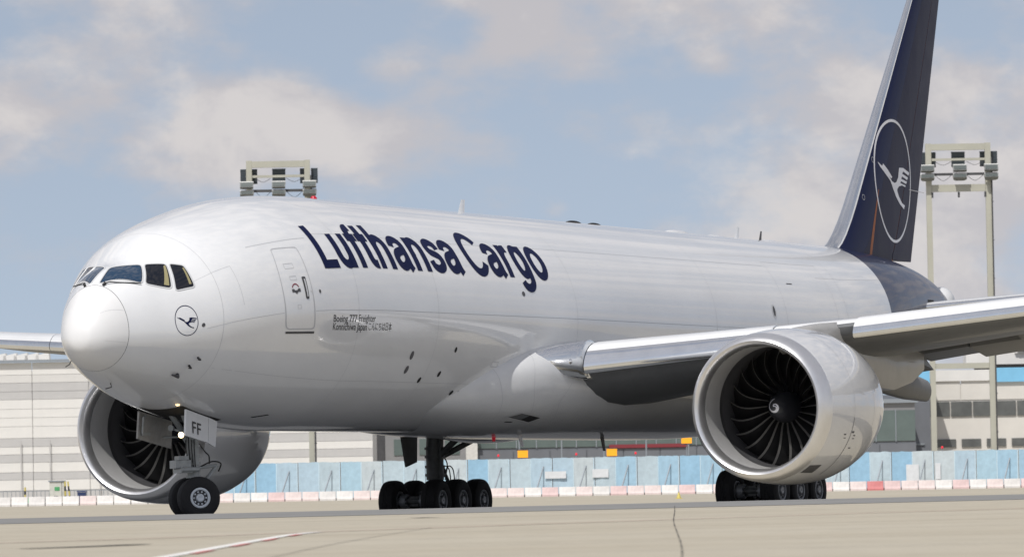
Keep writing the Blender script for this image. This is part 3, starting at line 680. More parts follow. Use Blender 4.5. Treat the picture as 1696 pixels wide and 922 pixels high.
# ---- fin, rudder, stabilisers
FLE = [(7.6,50.4),(8.45,50.2),(8.7,50.75),(9.0,51.2),(9.5,51.78),(10,52.28)]+[(z, 51.09+.886*(z-8.655)) for z in (11,12,13,14,15,16,17,18,18.6)]
def fle(z):
    for a, b in zip(FLE, FLE[1:]):
        if z <= b[0]: return a[1]+(b[1]-a[1])*(z-a[0])/(b[0]-a[0])
    return FLE[-1][1]
def fte(z): return 58.17+.386*(z-7.99)
def fhalf(x, z):
    c = fte(z)-fle(z); q = min(1, max(0, (x-fle(z))/c)); return c*thick(q, .10)
def fin_piece(name, q0, q1, material, parent, n, zs, capl=False, hinge=None):
    rows = []
    for z in zs:
        l, c = fle(z), fte(z)-fle(z); qs = [q0+(q1-q0)*((i/n)**(2 if q0 == 0 else 1)) for i in range(n+1)]
        pt = [(l+c*q, -c*thick(q, .10), z) for q in qs]; row = pt+[(x, -y, z) for x, y, z in reversed(pt)]
        rows.append(row)
    return MB().grid(rows, cv=True, capa=True, capb=True).build(name, material, parent, sharp=40)
ZS = [7.6,8.0,8.3,8.45,8.55,8.7,8.85,9.0,9.25,9.5,9.75,10]+rng(10.5, 18.6, 16)
fin = fin_piece('vertical_fin', .068, .322, M['navy'], jet, 8, ZS)
fin_piece('fin_aft_part', .323, .695, M['navy_aft'], fin, 8, ZS)
fin_piece('polished_leading_edge', 0, .055, M['chrome'], fin, 8, ZS)
fin_piece('white_edge_band', .055, .068, M['white'], fin, 1, ZS)
rud = fin_piece('rudder', .703, 1.0, M['navy_rudder_tone'], jet, 6, [z for z in ZS if z > 8.1])
fin_piece('hinge_gap', .690, .706, M['orange_brown'], fin, 1, [8.1,9,10,12,14,16,18,18.5]).scale = (1, .94, 1)
quads(MB(), scan([(53.28,8.2),(53.52,8.2),(54.0,9.2),(54.62,10.6),(54.58,10.62),(53.85,9.3)], 10), lambda p: (p[0], -fhalf(p[0], p[1])-.003, p[1])).build('reflection_streak', M['orange_brown'], fin)  # orange reflection on the fin, laid on as a coloured strip
emblem('crane_emblem', lambda p, off: (56.24+p[0]*1.93, -fhalf(56.24+p[0]*1.93, 10.97+p[1]*2.09)-off-.002, 10.97+p[1]*2.09), M['mark_white'], fin, .045, 6)
for z, x in ((11.6,54.35),(10.3,53.3)):
    d = MB(); ring_strip(d, arc(x,z,.09,.09,0,360,14)[:-1], .008, lambda p: (p[0], -fhalf(p[0], p[1])-.004, p[1])); d.build('fin_marking', M['seam'], fin)
MB().tube([(57.9,-.16,10.75),(59.6,-.06,10.72)], .012, 6).build('static_discharger', M['mark_white'], rud)
def stab(s):
    rows = []; le = []; ys = [.4,1.0,1.6,2.5,4,6,8,10,10.76]
    for y in ys:
        xl = 54+.75*y; xt = 59.9+.30*y; zl = 6.46+.10*y; c = xt-xl
        rows.append([(xl+c*q, s*y, zl+c*thick(q, .09)) for q in reversed(QS[2:])]+[(xl+c*q, s*y, zl-c*thick(q, .09)) for q in QS[2:]])
        le.append([(xl+c*q, s*y, zl+sg*c*thick(q, .09)) for q, sg in ((.02,1),(.012,1),(.006,1),(.002,1),(0,1),(.002,-1),(.006,-1),(.012,-1),(.02,-1))])
    st = MB().grid(rows, cv=True, capb=True).build('horizontal_stabiliser', M['white'], jet, sharp=50)
    MB().grid(le).build('polished_leading_edge', M['chrome'], st)
    MB().box((55.5, s*1.50, 6.62), (1.6,.05,.55)).build('stabiliser_seal', M['black'], st)
    return st
stab(-1); stab(1)

# ---- landing gear
def tyre_mesh(r, w, ri):
    h = w/2
    return MB().lathe([(-h*.72,ri),(-h*.95,ri+.04),(-h,ri+(r-ri)*.45),(-h*.96,r*.86),(-h*.80,r*.955),(-h*.52,r*.99),(-h*.2,r),(-h*.16,r-.012),(-h*.12,r),(h*.12,r),(h*.16,r-.012),(h*.2,r),(h*.52,r*.99),(h*.80,r*.955),(h*.96,r*.86),(h,ri+(r-ri)*.45),(h*.95,ri+.04),(h*.72,ri)], 44, 'y')
def rim_mesh(ri, w):
    mb = MB(); h = w/2
    for s in (-1, 1):
        mb.cur = 0; mb.lathe([(s*h*.74,ri+.015),(s*h*.90,ri+.012),(s*h*.94,ri-.012),(s*h*.90,ri-.045),(s*h*.70,ri-.055)], 32, 'y')
        mb.cur = 1; mb.lathe([(s*h*.70,ri-.055),(s*h*.55,ri*.68),(s*h*.60,ri*.46)], 32, 'y')
        mb.cur = 0; mb.lathe([(s*h*.60,ri*.46),(s*h*.88,ri*.42),(s*h*.96,ri*.34),(s*h*.97,ri*.12),(s*h*.90,0)], 24, 'y')
        for k in range(10):
            a = 6.28318*k/10; mb.tube([(ri*.64*math.cos(a), s*h*.45, ri*.64*math.sin(a)), (ri*.64*math.cos(a), s*h*.76, ri*.64*math.sin(a))], .024*ri/.25, 6)
    return mb
MB_T = tyre_mesh(.64, .52, .30); MB_R = rim_mesh(.30, .52)
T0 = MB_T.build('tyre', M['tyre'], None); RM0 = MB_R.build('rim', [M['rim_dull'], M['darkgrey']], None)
def main_gear(s, first):
    cx, cy, zh = 31.6, s*5.45, .52
    g = MB()
    g.tube([(cx,cy,.62),(cx,cy,1.25)], .16, 16); g.tube([(cx,cy,1.15),(cx,cy,2.0),(cx-.05,cy-s*.1,3.2)], [.27,.27,.25], 18)
    for z in (1.3,1.55,1.85,2.1): g.tube([(cx,cy,z-.04),(cx,cy,z+.04)], .31, 18)
    g.bar((cx-1.5,cy,.52), (cx+1.5,cy,.52), .26, .30)
    for dx in (-1.45, 0, 1.45): g.tube([(cx+dx,cy-.95,.52),(cx+dx,cy+.95,.52)], .10, 12)
    g.tube([(cx+.1,cy,1.75),(cx+.55,cy-s*.2,1.95),(cx+2.1,cy-s*1.2,2.75)], [.07,.09,.09], 10)     # drag brace
    g.tube([(cx-.1,cy,1.7),(cx-.2,cy-s*1.5,2.9)], .10, 10)                                             # side brace
    g.tube([(cx+.22,cy-.12,1.55),(cx+.62,cy-.12,1.15),(cx+.2,cy-.12,.75)], .06, 8); g.tube([(cx+.22,cy+.12,1.55),(cx+.62,cy+.12,1.15),(cx+.2,cy+.12,.75)], .06, 8)
    g.tube([(cx-.18,cy-.28,1.2),(cx-.18,cy-.28,2.4)], .045, 8)
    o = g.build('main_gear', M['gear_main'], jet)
    for dx in (-1.45, 0, 1.45):
        for dy in (-.70, .70):
            for src in (T0, RM0):
                c = src if (first and src.parent is None) else src.copy()
                if c is not src: C.objects.link(c)
                c.parent = o; c.location = (cx+dx, cy+dy, zh); c.rotation_euler = (0, random.random()*6, 0)
        b = MB(); b.tube([(cx+dx, cy-.42, .52),(cx+dx, cy-.24, .52)], .22, 14); b.tube([(cx+dx, cy+.24, .52),(cx+dx, cy+.42, .52)], .22, 14)
        for k in range(8):
            a = 6.28318*k/8
            for q in (-1, 1): b.tube([(cx+dx+.17*math.cos(a), cy+q*.2, .52+.17*math.sin(a)), (cx+dx+.17*math.cos(a), cy+q*.26, .52+.17*math.sin(a))], .035, 6)
        b.build('brake_pack', M['rim_dull'], o)
    h = MB()
    for k in range(4):
        y = cy-.2+.13*k; h.tube(smooth_tube([(cx+.28,y,1.15),(cx+.5,y,1.55),(cx+.85,y,1.45),(cx+.95,y,1.0)]), .018, 6)
    h.tube(smooth_tube([(cx+.25,cy-.15,1.9),(cx+.45,cy-.2,1.6),(cx+.35,cy-.1,1.2)]), .02, 6)
    h.build('hydraulic_hose', M['hose'], o)
    # door fixed to the leg, hanging outboard
    pl = [(30.05,3.0),(31.35,3.0),(31.25,1.70),(30.50,1.55)]
    yo = cy+s*.42
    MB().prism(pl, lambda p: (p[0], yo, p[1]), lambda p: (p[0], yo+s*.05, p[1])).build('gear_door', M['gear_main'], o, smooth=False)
    return o
def smooth_tube(p, n=6):
    out = []
    for i in range(len(p)-1):
        p0, p1, p2, p3 = [Vector(p[max(0, min(len(p)-1, i+k))]) for k in (-1,0,1,2)]
        for k in range(n):
            t = k/n; out.append(.5*(2*p1+(p2-p0)*t+(2*p0-5*p1+4*p2-p3)*t*t+(3*p1-3*p2+p3-p0)*t**3))
    return out+[Vector(p[-1])]
main_gear(-1, True); main_gear(1, False)
# gear bay bulge inboard of the starboard gear
for s in (1,):
    rows = []
    for i in range(15):
        t = i/14; x = 28.0+t*6.4; q = math.sin(math.pi*t)**.6
        rows.append([(x, s*(3.6+1.1*math.cos(a)*(.5+.5*q)), 2.55+.36*q*math.sin(a)) for a in [6.28318*k/20 for k in range(20)]])
    MB().grid(rows, cv=True, capa=True, capb=True).build('gear_bay_fairing', M['fairing'], jet)
# nose gear, steered to starboard
ng = MB()
X0, ZH = 5.86, .63
ng.tube([(X0,0,.62),(X0,0,1.22)], .085, 16); ng.tube([(X0,0,1.15),(X0-.03,0,2.0),(X0-.1,0,3.1)], [.155,.16,.17], 18)
for z in (1.18, 1.34, 1.52, 1.70, 1.95): ng.tube([(X0,0,z-.035),(X0,0,z+.035)], .19, 18)
nose_gear = ng.build('nose_gear', M['gear'], jet)
MB().tube([(X0,0,.72),(X0,0,1.16)], .088, 16).build('oleo_piston', M['steel'], nose_gear)
ST = R(-NOSE_STEER)
def rotz(p): x, y, z = p; x -= X0; return (X0+x*math.cos(ST)-y*math.sin(ST), x*math.sin(ST)+y*math.cos(ST), z)
b = MB()   # steering collar with actuators, torque link behind
b.box(rotz((X0-.34,0,1.50)), (.40,.62,.20), (0,0,ST)); b.box(rotz((X0-.28,0,1.33)), (.30,.78,.10), (0,0,ST)); b.box(rotz((X0-.30,0,1.66)), (.26,.46,.10), (0,0,ST))
for sy in (-1, 1): b.tube([rotz((X0-.42,sy*.40,1.36)), rotz((X0+.05,sy*.34,1.36))], .065, 10)
b.build('steering_collar', M['gear'], nose_gear)
b = MB(); b.tube([rotz((X0+.12,-.10,1.40)), rotz((X0+.62,-.02,1.45))], .04, 8); b.tube([rotz((X0+.12,.10,1.40)), rotz((X0+.62,.02,1.45))], .04, 8)
b.tube([rotz((X0+.62,-.03,1.45)), rotz((X0+.10,-.12,.80))], .045, 8); b.tube([rotz((X0+.62,.03,1.45)), rotz((X0+.10,.12,.80))], .045, 8); b.build('torque_link', M['gear'], nose_gear)
b = MB(); b.tube([(X0-.05,-.1,2.0),(X0-.35,-.12,2.35),(X0-1.0,-.2,2.95)], [.06,.075,.075], 8); b.tube([(X0-.05,.1,2.0),(X0-.35,.12,2.35),(X0-1.0,.2,2.95)], [.06,.075,.075], 8); b.bar((X0-.3,-.16,2.3),(X0-.3,.16,2.3),.06); b.build('drag_brace', M['gear'], nose_gear)
b = MB(); b.tube(smooth_tube([(X0+.1,-.14,2.0),(X0+.3,-.2,1.8),(X0+.45,-.22,1.7),(X0+.5,-.2,1.5)]), .018, 6); b.tube(smooth_tube([rotz((X0+.15,-.1,1.42)), rotz((X0+.45,-.15,1.55)), rotz((X0+.7,-.1,1.50)), rotz((X0+.66,0,1.3))]), .02, 6)
for k in range(4): b.tube(smooth_tube([(X0-.14+.02*k,-.14+.06*k,1.3),(X0-.22,-.16+.08*k,1.9),(X0-.16,-.12+.07*k,2.5)]), .014, 6)
b.build('hydraulic_hose', M['hose'], nose_gear)
NT, NRM = tyre_mesh(.545, .42, .25), rim_mesh(.25, .42)
t0 = NT.build('tyre', M['tyre'], nose_gear); r0 = NRM.build('rim', [M['rim_light'], M['darkgrey']], nose_gear)
MB().tube([rotz((X0,-.62,ZH)), rotz((X0,.62,ZH))], .07, 12).build('axle', M['gear'], nose_gear)
for i, sy in enumerate((-.44, .44)):
    for src in (t0, r0):
        c = src if i == 0 else src.copy()
        if c is not src: C.objects.link(c); c.parent = nose_gear
        c.location = rotz((X0, sy, ZH)); c.rotation_euler = (0, 0, ST)
lp = MB(); lp.tube([(X0-.84,-.12,2.24),(X0-.70,-.12,2.26)], [.085,.06], 14); lamp = lp.build('taxi_light', M['gear'], nose_gear)
MB().lathe([(-.02,0),(-.012,.05),(0,.08)], 16, 'x', (X0-.845,-.12,2.24)).build('taxi_light_bulb', M['lamp'], nose_gear)
b = MB(); b.tube([(X0-.8,.2,2.42),(X0-.7,.2,2.42)], [.08,.06], 14); b.bar((X0-.7,-.16,2.28),(X0-.7,.24,2.42),.05); b.build('taxi_light', M['gear'], nose_gear)
# bay opening and doors
patch('nose_gear_bay', [(4.15,-75.5),(6.25,-77.5),(6.25,-102.5),(4.15,-104.5)], M['black'], .008, 6, 8)
def ng_door(name, y, pts, mt, th=.05):
    return MB().prism(pts, lambda p: (p[0], y(p[1]), p[1]), lambda p: (p[0], y(p[1])+th, p[1])).build(name, M[mt], jet, smooth=False)
yl = lambda z: -.74-.02*(2.8-z); yr = lambda z: .70+.02*(2.8-z)
df = ng_door('nose_gear_door', yl, [(4.17,2.86),(5.34,2.66),(5.28,2.02),(4.07,2.20)], 'white')
ng_door('nose_gear_door', yl, [(5.37,2.66),(5.82,2.56),(5.66,1.90),(5.31,2.01)], 'white')
ng_door('nose_gear_door', yr, [(4.34,2.86),(6.1,2.62),(6.04,1.92),(4.25,2.17)], 'copper')
b = MB(); b.tube([(4.4,.66,2.3),(4.4,.62,2.7),(4.55,.62,2.75)], .03, 6); b.tube([(5.5,.66,2.2),(5.75,.3,2.2)], .025, 6); b.box((4.6,.66,2.28),(.4,.05,.08)); b.build('door_actuator', M['gear'], bpy.data.objects['nose_gear_door.002'])
strokes('FF', 4.40, 2.27, .50, .42, lambda x, z, o: (x, yl(z)-.004-o-.0*x, z-.155*(x-4.4)), .06, .055).build('registration_lettering', M['black_text'], df)
# ------------------------------------------------------------------ the ground (lat = metres right of the camera axis, dep = metres away)
ED, ER = Vector((.90854, .41781, 0)), Vector((.41781, -.90854, 0))
BRZ = math.atan2(ER.y, ER.x)
def clampv(v, a, b): return max(a, min(b, v))
def smin(a, b, k): h = max(k-abs(a-b), 0)/k; return min(a, b)-h*h*k*.25
def zg(lat, dep):
    la = clampv(lat, -60, 60); fore = .0048*clampv(lat, -40, 40); plane = 2.35615+.00596*clampv(lat, -40, 40)-.01802*dep
    return smin(fore, -smin(-plane, .80, .1), .05)
def wp(lat, dep, z=None, dz=0.0):
    p = Vector((CAM.x, CAM.y, 0))+ER*lat+ED*dep; p.z = zg(lat, dep)+dz if z is None else z; return p
def sheet(name, rows, material, kind='structure', parent=None, dz=0.0):
    o = MB().grid([[wp(a, b, None, dz) for a, b in r] for r in rows]).build(name, material, parent, smooth=True, sharp=80)
    if parent is None: tag(o, kind=kind)
    return o
lats = [-4000,-1500,-600,-250,-120]+[-60+2.5*i for i in range(49)]+[120,250,600,1500,4000]
deps = [-1500,-400,-100,0,20,35,45]+[50+2.5*i for i in range(28)]+[120+1.0*i for i in range(30)]+[150+3*i for i in range(60)]+[340,360,400,460,560,700,1000,1600,3000,8000]
def concrete(name, c0, c1, c2, joints=True):
    mt = bpy.data.materials.new(name); mt.use_nodes = True; nt = mt.node_tree; N = nt.nodes.new; L = nt.links.new; b = nt.nodes['Principled BSDF']
    b.inputs['Roughness'].default_value = .85; b.inputs['Specular IOR Level'].default_value = .25
    g = N('ShaderNodeNewGeometry'); rot = N('ShaderNodeMapping'); rot.inputs['Rotation'].default_value = (0, 0, -BRZ); L(g.outputs['Position'], rot.inputs['Vector'])
    n1 = N('ShaderNodeTexNoise'); n1.inputs['Scale'].default_value = .11; n1.inputs['Detail'].default_value = 8; n1.inputs['Roughness'].default_value = .65; L(rot.outputs[0], n1.inputs['Vector'])
    n2 = N('ShaderNodeTexNoise'); n2.inputs['Scale'].default_value = 1.7; n2.inputs['Detail'].default_value = 9; n2.inputs['Roughness'].default_value = .7; L(rot.outputs[0], n2.inputs['Vector'])
    st = N('ShaderNodeMapping'); st.inputs['Scale'].default_value = (.05, .55, 1); L(rot.outputs[0], st.inputs['Vector'])
    n3 = N('ShaderNodeTexNoise'); n3.inputs['Scale'].default_value = 1.0; n3.inputs['Detail'].default_value = 6; L(st.outputs[0], n3.inputs['Vector'])
    r1 = N('ShaderNodeMapRange'); r1.inputs[1].default_value = .32; r1.inputs[2].default_value = .68; L(n1.outputs[0], r1.inputs[0])
    m1 = N('ShaderNodeMix'); m1.data_type = 'RGBA'; m1.inputs['A'].default_value = (*c0, 1); m1.inputs['B'].default_value = (*c1, 1); L(r1.outputs[0], m1.inputs['Factor'])
    r3 = N('ShaderNodeMapRange'); r3.inputs[1].default_value = .45; r3.inputs[2].default_value = .75; r3.inputs[4].default_value = .75; L(n3.outputs[0], r3.inputs[0])
    m2 = N('ShaderNodeMix'); m2.data_type = 'RGBA'; m2.inputs['B'].default_value = (*c2, 1); L(r3.outputs[0], m2.inputs['Factor']); L(m1.outputs['Result'], m2.inputs['A'])
    r2 = N('ShaderNodeMapRange'); r2.inputs[1].default_value = .25; r2.inputs[2].default_value = .75; r2.inputs[3].default_value = .88; r2.inputs[4].default_value = 1.1; L(n2.outputs[0], r2.inputs[0])
    hs = N('ShaderNodeHueSaturation'); L(m2.outputs['Result'], hs.inputs['Color']); L(r2.outputs[0], hs.inputs['Value']); L(hs.outputs[0], b.inputs['Base Color'])
    bp = N('ShaderNodeBump'); bp.inputs['Strength'].default_value = .25; bp.inputs['Distance'].default_value = .01; L(n2.outputs[0], bp.inputs['Height']); L(bp.outputs[0], b.inputs['Normal'])
    return mt
M['concrete'] = concrete('apron_concrete', (.43,.388,.308), (.465,.428,.35), (.375,.338,.265))
M['asphalt'] = concrete('grey_asphalt', (.22,.22,.217), (.25,.25,.243), (.19,.19,.188))
M['paint_w'] = mat('white_line_paint', (.78,.77,.74), .7, var=.12, vscale=2)
M['paint_r'] = mat('red_line_paint', (.50,.13,.12), .7, var=.2, vscale=2)
M['paint_rf'] = mat('worn_red_line_paint', (.45,.30,.25), .8, var=.25, vscale=.6)
M['tar'] = mat('tar_joint', (.10,.095,.085), .8, var=.3, vscale=2)
ground = sheet('ground', [[(a, b) for a in lats] for b in deps], M['concrete'])
la2 = [-400,-150]+[-60+3*i for i in range(41)]+[150,400]
sheet('taxiway_shoulder', [[(a, 113.5+.08*a+(133.0-113.5)*t) for a in la2] for t in [i/20 for i in range(21)]], M['asphalt'], dz=.006)
M['bounce_cut_dark'] = concrete('bounce_cut_asphalt', (.125,.130,.138), (.145,.150,.158), (.105,.110,.118))
def ac(x, y): d = Vector((x-CAM.x, y-CAM.y, 0)); return (d.dot(ER), d.dot(ED))
sheet('bounce_cut_sheet', [[ac(-1+111*i/60, -8+30*j/16) for j in range(17)] for i in range(61)], M['bounce_cut_dark'], dz=.006)  # unseen dark sheet behind the crest, added to cut ground bounce on the belly
def path_line(name, pts, half, material, dz=.009, parent=None):
    rows = []
    for i, p in enumerate(pts):
        a, b = pts[max(0, i-1)], pts[min(len(pts)-1, i+1)]; d = Vector((b[0]-a[0], b[1]-a[1])).normalized(); h = half[i] if isinstance(half, list) else half
        rows.append([(p[0]-d.y*h, p[1]+d.x*h), (p[0]+d.y*h, p[1]-d.x*h)])
    return sheet(name, rows, material, parent=parent, dz=dz)
def dens(pts, n=6): return smooth(pts, n)
path_line('ground_marking', dens([(-4.55,44),(-4.12,54),(-3.84,61),(-3.55,71),(-3.24,80),(-2.95,83)]), .095, M['paint_w'])
for t0, l in ((58,2.2),(63,2.6),(68.5,2.6),(73.5,2.4),(78.5,2.0)):
    x = lambda t: -3.84+(t-61)*.0302+.13
    path_line('ground_marking', [(x(t0),t0),(x(t0+l),t0+l)], .05, M['paint_r'], .010)
path_line('ground_marking', dens([(-60,60),(-20,72.5),(-7.3,78.4),(-2.3,84),(3.05,90),(8.3,94),(20,101),(60,112)]), .10, M['paint_rf'])
path_line('pavement_joint', dens([(3.38,119),(3.31,117),(2.97,105),(2.43,86.6),(2.04,71),(1.79,61),(1.53,52),(1.2,42)]), [.007+.004*math.sin(i*2.3) for i in range(43)], M['tar'])
path_line('pavement_joint', dens([(-6.3,71.3),(-5.6,72.0),(-4.85,73.2)]), [.05]+[.22]*11+[.05], M['tar'])
path_line('pavement_joint', dens([(-1.9,104),(-1.55,104.2)]), .35, M['tar'])
path_line('pavement_joint', dens([(-2.6,58),(-2.2,70),(-1.3,86)]), .008, M['tar'])

M['joint'] = mat('joint_sealant', (.33,.30,.245), .85, var=.25, vscale=1.5)
for dp in (57, 64.5, 72, 79.5, 87, 94.5, 102, 109.5): path_line('pavement_joint', [(-40+2*i, dp+.04*(-40+2*i)+.03*math.sin(i*1.3+dp)) for i in range(41)], .035, M['joint'], .007)
# ------------------------------------------------------------------ barriers and screened fence
def colr(name, c, **k): return mat(name, c, **{**dict(rough=.6, var=.14, vscale=5), **k})
BW = [colr('barrier_white_a', (.72,.70,.68)), colr('barrier_white_b', (.66,.64,.62)), colr('barrier_pink', (.66,.50,.49)), colr('barrier_pink_pale', (.70,.60,.58)), colr('barrier_red', (.58,.20,.20))]
BN = ['white', 'greyish white', 'faded pink', 'pale pink', 'bright red']
def barrier_mesh(mi):
    mb = MB(); pr = [(-.22,0),(-.22,.10),(-.13,.22),(-.09,.50),(-.07,.54),(.07,.54),(.09,.50),(.13,.22),(.22,.10),(.22,0)]
    mb.grid([[(x, y*k, z if k == 1 else z*.985) for y, z in pr] for x, k in ((-.475,.9),(-.455,1),(.455,1),(.475,.9))], cv=True, capa=True, capb=True)
    return mb
bmeshes = []
FB = 327.0
for i in range(5):
    o = barrier_mesh(i).build('road_barrier', BW[i], None, sharp=30); bmeshes.append(o.data); bpy.data.objects.remove(o)
JM = mat('barrier_foot', (.09,.085,.08), .8)
jm = MB().box((0,0,.07),(.07,.30,.14)).build('barrier_foot', JM, None, smooth=False); jd = jm.data; bpy.data.objects.remove(jm)
rb = random.Random(4)
ORD = 'first second third fourth fifth sixth seventh eighth ninth tenth eleventh twelfth thirteenth fourteenth fifteenth'.split()
def place(lat, spans):
    """which stretch of a row a piece stands in, and its number there"""
    for a, b, step, text in spans:
        if a <= lat <= b: return text.replace('#', ORD[int((lat-a)/step)])
    return None
BSP = ((-30.4,-20.6,1.0,'# from the left edge of the picture'), (-16.4,-7.6,1.0,'# to the right of the nose wheels'), (-1.4,11.6,1.0,'# to the right of the middle landing gear'), (18.6,30.6,1.0,'# to the right of the engine-side wheels'))
for i in range(-31, 32):
    lat = i*1.0
    if lat < -14: c = rb.choice([0,0,0,1,3])
    elif 20.5 < lat < 21.5: c = 4
    else: c = [3,0,2,0,3,1,2,3][i % 8] if rb.random() < .75 else rb.choice([0,2,3])
    o = bpy.data.objects.new('road_barrier', bmeshes[c]); C.objects.link(o); o.location = wp(lat, FB); o.rotation_euler = (0, 0, BRZ+R(rb.uniform(-1.5,1.5)))
    f = bpy.data.objects.new('barrier_foot', jd); C.objects.link(f); f.parent = o; f.location = (.5, 0, 0)
    w = place(lat+.1, BSP)
    if c == 4: lb = 'bright red road barrier right of the large engine, among the faded ones'
    elif w: lb = f'{BN[c]} road barrier in the row, {w}'
    elif lat < -16: lb = f'{BN[c]} road barrier in the row behind the nose wheels'
    elif lat < 0: lb = f'{BN[c]} road barrier in the row behind the middle landing gear'
    elif lat < 19: lb = f'{BN[c]} road barrier in the row behind the engine-side wheels'
    else: lb = f'{BN[c]} road barrier at the right edge of the picture'
    tag(o, lb, 'barrier', 'road barriers along the fence')
M['fence_steel'] = mat('fence_steel', (.30,.33,.36), .5, metal=.3)
SCR = [colr(f'blue_screen_{i}', c, vscale=2.5, rough=.7, bump=.4, bscale=9) for i, c in enumerate([(.38,.57,.71),(.42,.60,.71),(.50,.61,.67),(.32,.53,.70),(.46,.60,.70),(.55,.62,.65)])]
STRIPE = mat('screen_hem', (.58,.74,.83), .7)
FDEP = 330.0
def fence_panel(i, lat, r):
    w = 2.5; e = empty('fence_panel', wp(lat, FDEP), BRZ)
    for x in (-w/2+.02, w/2-.02): MB().tube([(x,0,0),(x,0,2.24)], .021, 8).build('post', M['fence_steel'], e)
    b = MB(); b.bar((-w/2,0,2.22),(w/2,0,2.22),.035); b.bar((-w/2,0,.12),(w/2,0,.12),.035); b.build('rail', M['fence_steel'], e)
    # two printed-free screen sheets per panel, slightly billowed
    for k in range(2):
        x0 = -w/2+.05+k*(w/2-.03); x1 = x0+w/2-.08; am = r.uniform(-.05,.05)
        rows = [[(x0+(x1-x0)*u/6, -.03+am*math.sin(math.pi*u/6)*math.sin(math.pi*v/5)+.012*math.sin(u*1.7+v), .12+v/5*(2.12+r.uniform(-.02,.03))) for u in range(7)] for v in range(6)]
        sc = MB().grid(rows).build('screen', r.choice(SCR), e)
        MB().box(((x1+.03),-.045,1.17),(.05,.012,2.1)).build('screen_hem', STRIPE, sc, smooth=False)
    MB().bar((.2,-1.15,.02),(.75,-.04,1.75),.06).build('brace', M['fence_steel'], e, smooth=False)
    MB().box((-w/2,0,.07),(.22,.62,.14)).build('foot', JM, e, smooth=False)
    return e
rf = random.Random(11)
n0 = -8
FSP = ((-15.2,-7.7,2.5,'# from the far engine'), (-2.7,9.8,2.5,'# to the right of the middle landing gear'), (22.3,32.0,2.5,'# to the right of the large engine'))
for i in range(n0, 13):
    e = fence_panel(i, i*2.5+.9, rf); w = place(i*2.5+.95, FSP)
    if w: lb = f'fence panel hung with blue screens, {w}'
    elif i < -6: lb = 'fence panel hung with blue screens, behind the far engine'
    elif i < 0: lb = 'fence panel hung with blue screens, behind the middle landing gear'
    else: lb = 'fence panel hung with blue screens, behind the large engine'
    tag(e, lb, 'fence', 'blue screened fence')
WHITEP = mat('white_sign', (.72,.74,.76), .6, var=.1, vscale=4)
def board(lat, z, w, h, mt=None, label=''):
    o = MB().box((0,0,0),(w,.03,h)).build('notice_board', mt or WHITEP, None, smooth=False); o.location = wp(lat, FDEP-.12, zg(lat, FDEP)+z); o.rotation_euler = (0,0,BRZ)
    tag(o, label, 'sign'); return o
board(2.35,1.25,1.25,.42,None,'white notice board on the blue fence left of the middle')
board(5.0,1.3,.95,.5,None,'white notice board on the blue fence under the fuselage middle')
board(23.4,1.0,.75,.95,None,'white square notice board on the blue fence right of the large engine')
board(24.9,1.05,.30,.95,None,'narrow white notice board on the blue fence near the right mast')
# left: low railing, cabinet, post, bin
def bg(name, lat, dep, z=None): return empty(name, wp(lat, dep, z), BRZ)
e = bg('railing', -27.5, 334)
for i in range(29): MB().tube([(-3.6+i*.25,0,0),(-3.6+i*.25,0,.85)], .018, 6).build('baluster', M['fence_steel'], e)
b = MB(); b.bar((-3.7,0,.86),(3.6,0,.86),.04); b.bar((-3.7,0,.15),(3.6,0,.15),.03); b.build('rail', M['fence_steel'], e, smooth=False)
tag(e, 'low grey metal railing in front of the hangar wall, far left', 'railing')
e = bg('utility_cabinet', -27.25, 332.4)
MB().box((0,0,.70),(.86,.5,1.40)).build('cabinet_body', colr('cabinet_paint', (.60,.60,.55)), e, smooth=False); MB().box((0,0,1.43),(.98,.62,.07)).build('cabinet_roof', M['fence_steel'], e, smooth=False)
MB().box((.02,-.26,.98),(.30,.02,.22)).build('cabinet_sign', mat('green_sign', (.08,.35,.14), .6), e, smooth=False); MB().box((-.05,-.258,.30),(.24,.02,.5)).build('cabinet_grille', M['darkgrey'], e, smooth=False)
MB().box((.30,-.258,.75),(.02,.015,1.2)).build('cabinet_door_gap', M['darkgrey'], e, smooth=False)
tag(e, 'small pale utility cabinet with green sign by the hangar', 'cabinet')
YEL = mat('yellow_paint', (.62,.52,.14), .5); BLK = M['black']
for lat, lb, lean in ((-26.72,'upright yellow and black guard post beside the cabinet',0),(-26.40,'leaning yellow and black guard post right of the cabinet',.16),(-29.1,'short yellow post left of the cabinet',0)):
    e = bg('guard_post', lat, 331.8); h = 1.4 if lean or lat > -28 else 1.1
    for k in range(5): MB().tube([(-lean*k/5*1.0,0,h*k/5),(-lean*(k+1)/5,0,h*(k+1)/5)], .05, 8).build('post_band', YEL if k % 2 == 0 else BLK, e)
    tag(e, lb, 'post')
e = bg('tarpaulin_heap', -28.75, 332)
mb = MB(); rr = random.Random(3)
mb.grid([[(x*.17-.5, y*.14-.2, .02+max(0,(.55-abs(x-2)*.13)*(1-abs(y-1.5)/1.9))+rr.uniform(0,.06)) for x in range(7)] for y in range(4)])
mb.build('sheet', mat('green_sheet', (.06,.38,.16), .6), e); tag(e, 'bright green plastic heap beside the yellow post, far left', 'tarpaulin')
e = bg('waste_bin', -25.75, 332)
MB().grid([[(x*k,y*k,z) for x, y in ((-.26,-.26),(.26,-.26),(.26,.26),(-.26,.26))] for z, k in ((.06,.85),(.75,1.0))], cv=True, capa=True, capb=True).build('bin_body', mat('bin_navy', (.03,.05,.13), .5), e, smooth=False)
MB().box((0,0,.80),(.58,.58,.07)).build('bin_lid', mat('bin_lid', (.04,.06,.16), .5), e, smooth=False); MB().tube([(-.27,.2,.07),(.27,.2,.07)], .07, 8).build('bin_wheel', BLK, e)
tag(e, 'dark blue wheeled waste bin right of the cabinet', 'bin')
e = bg('marker_cone', 8.2, 282)
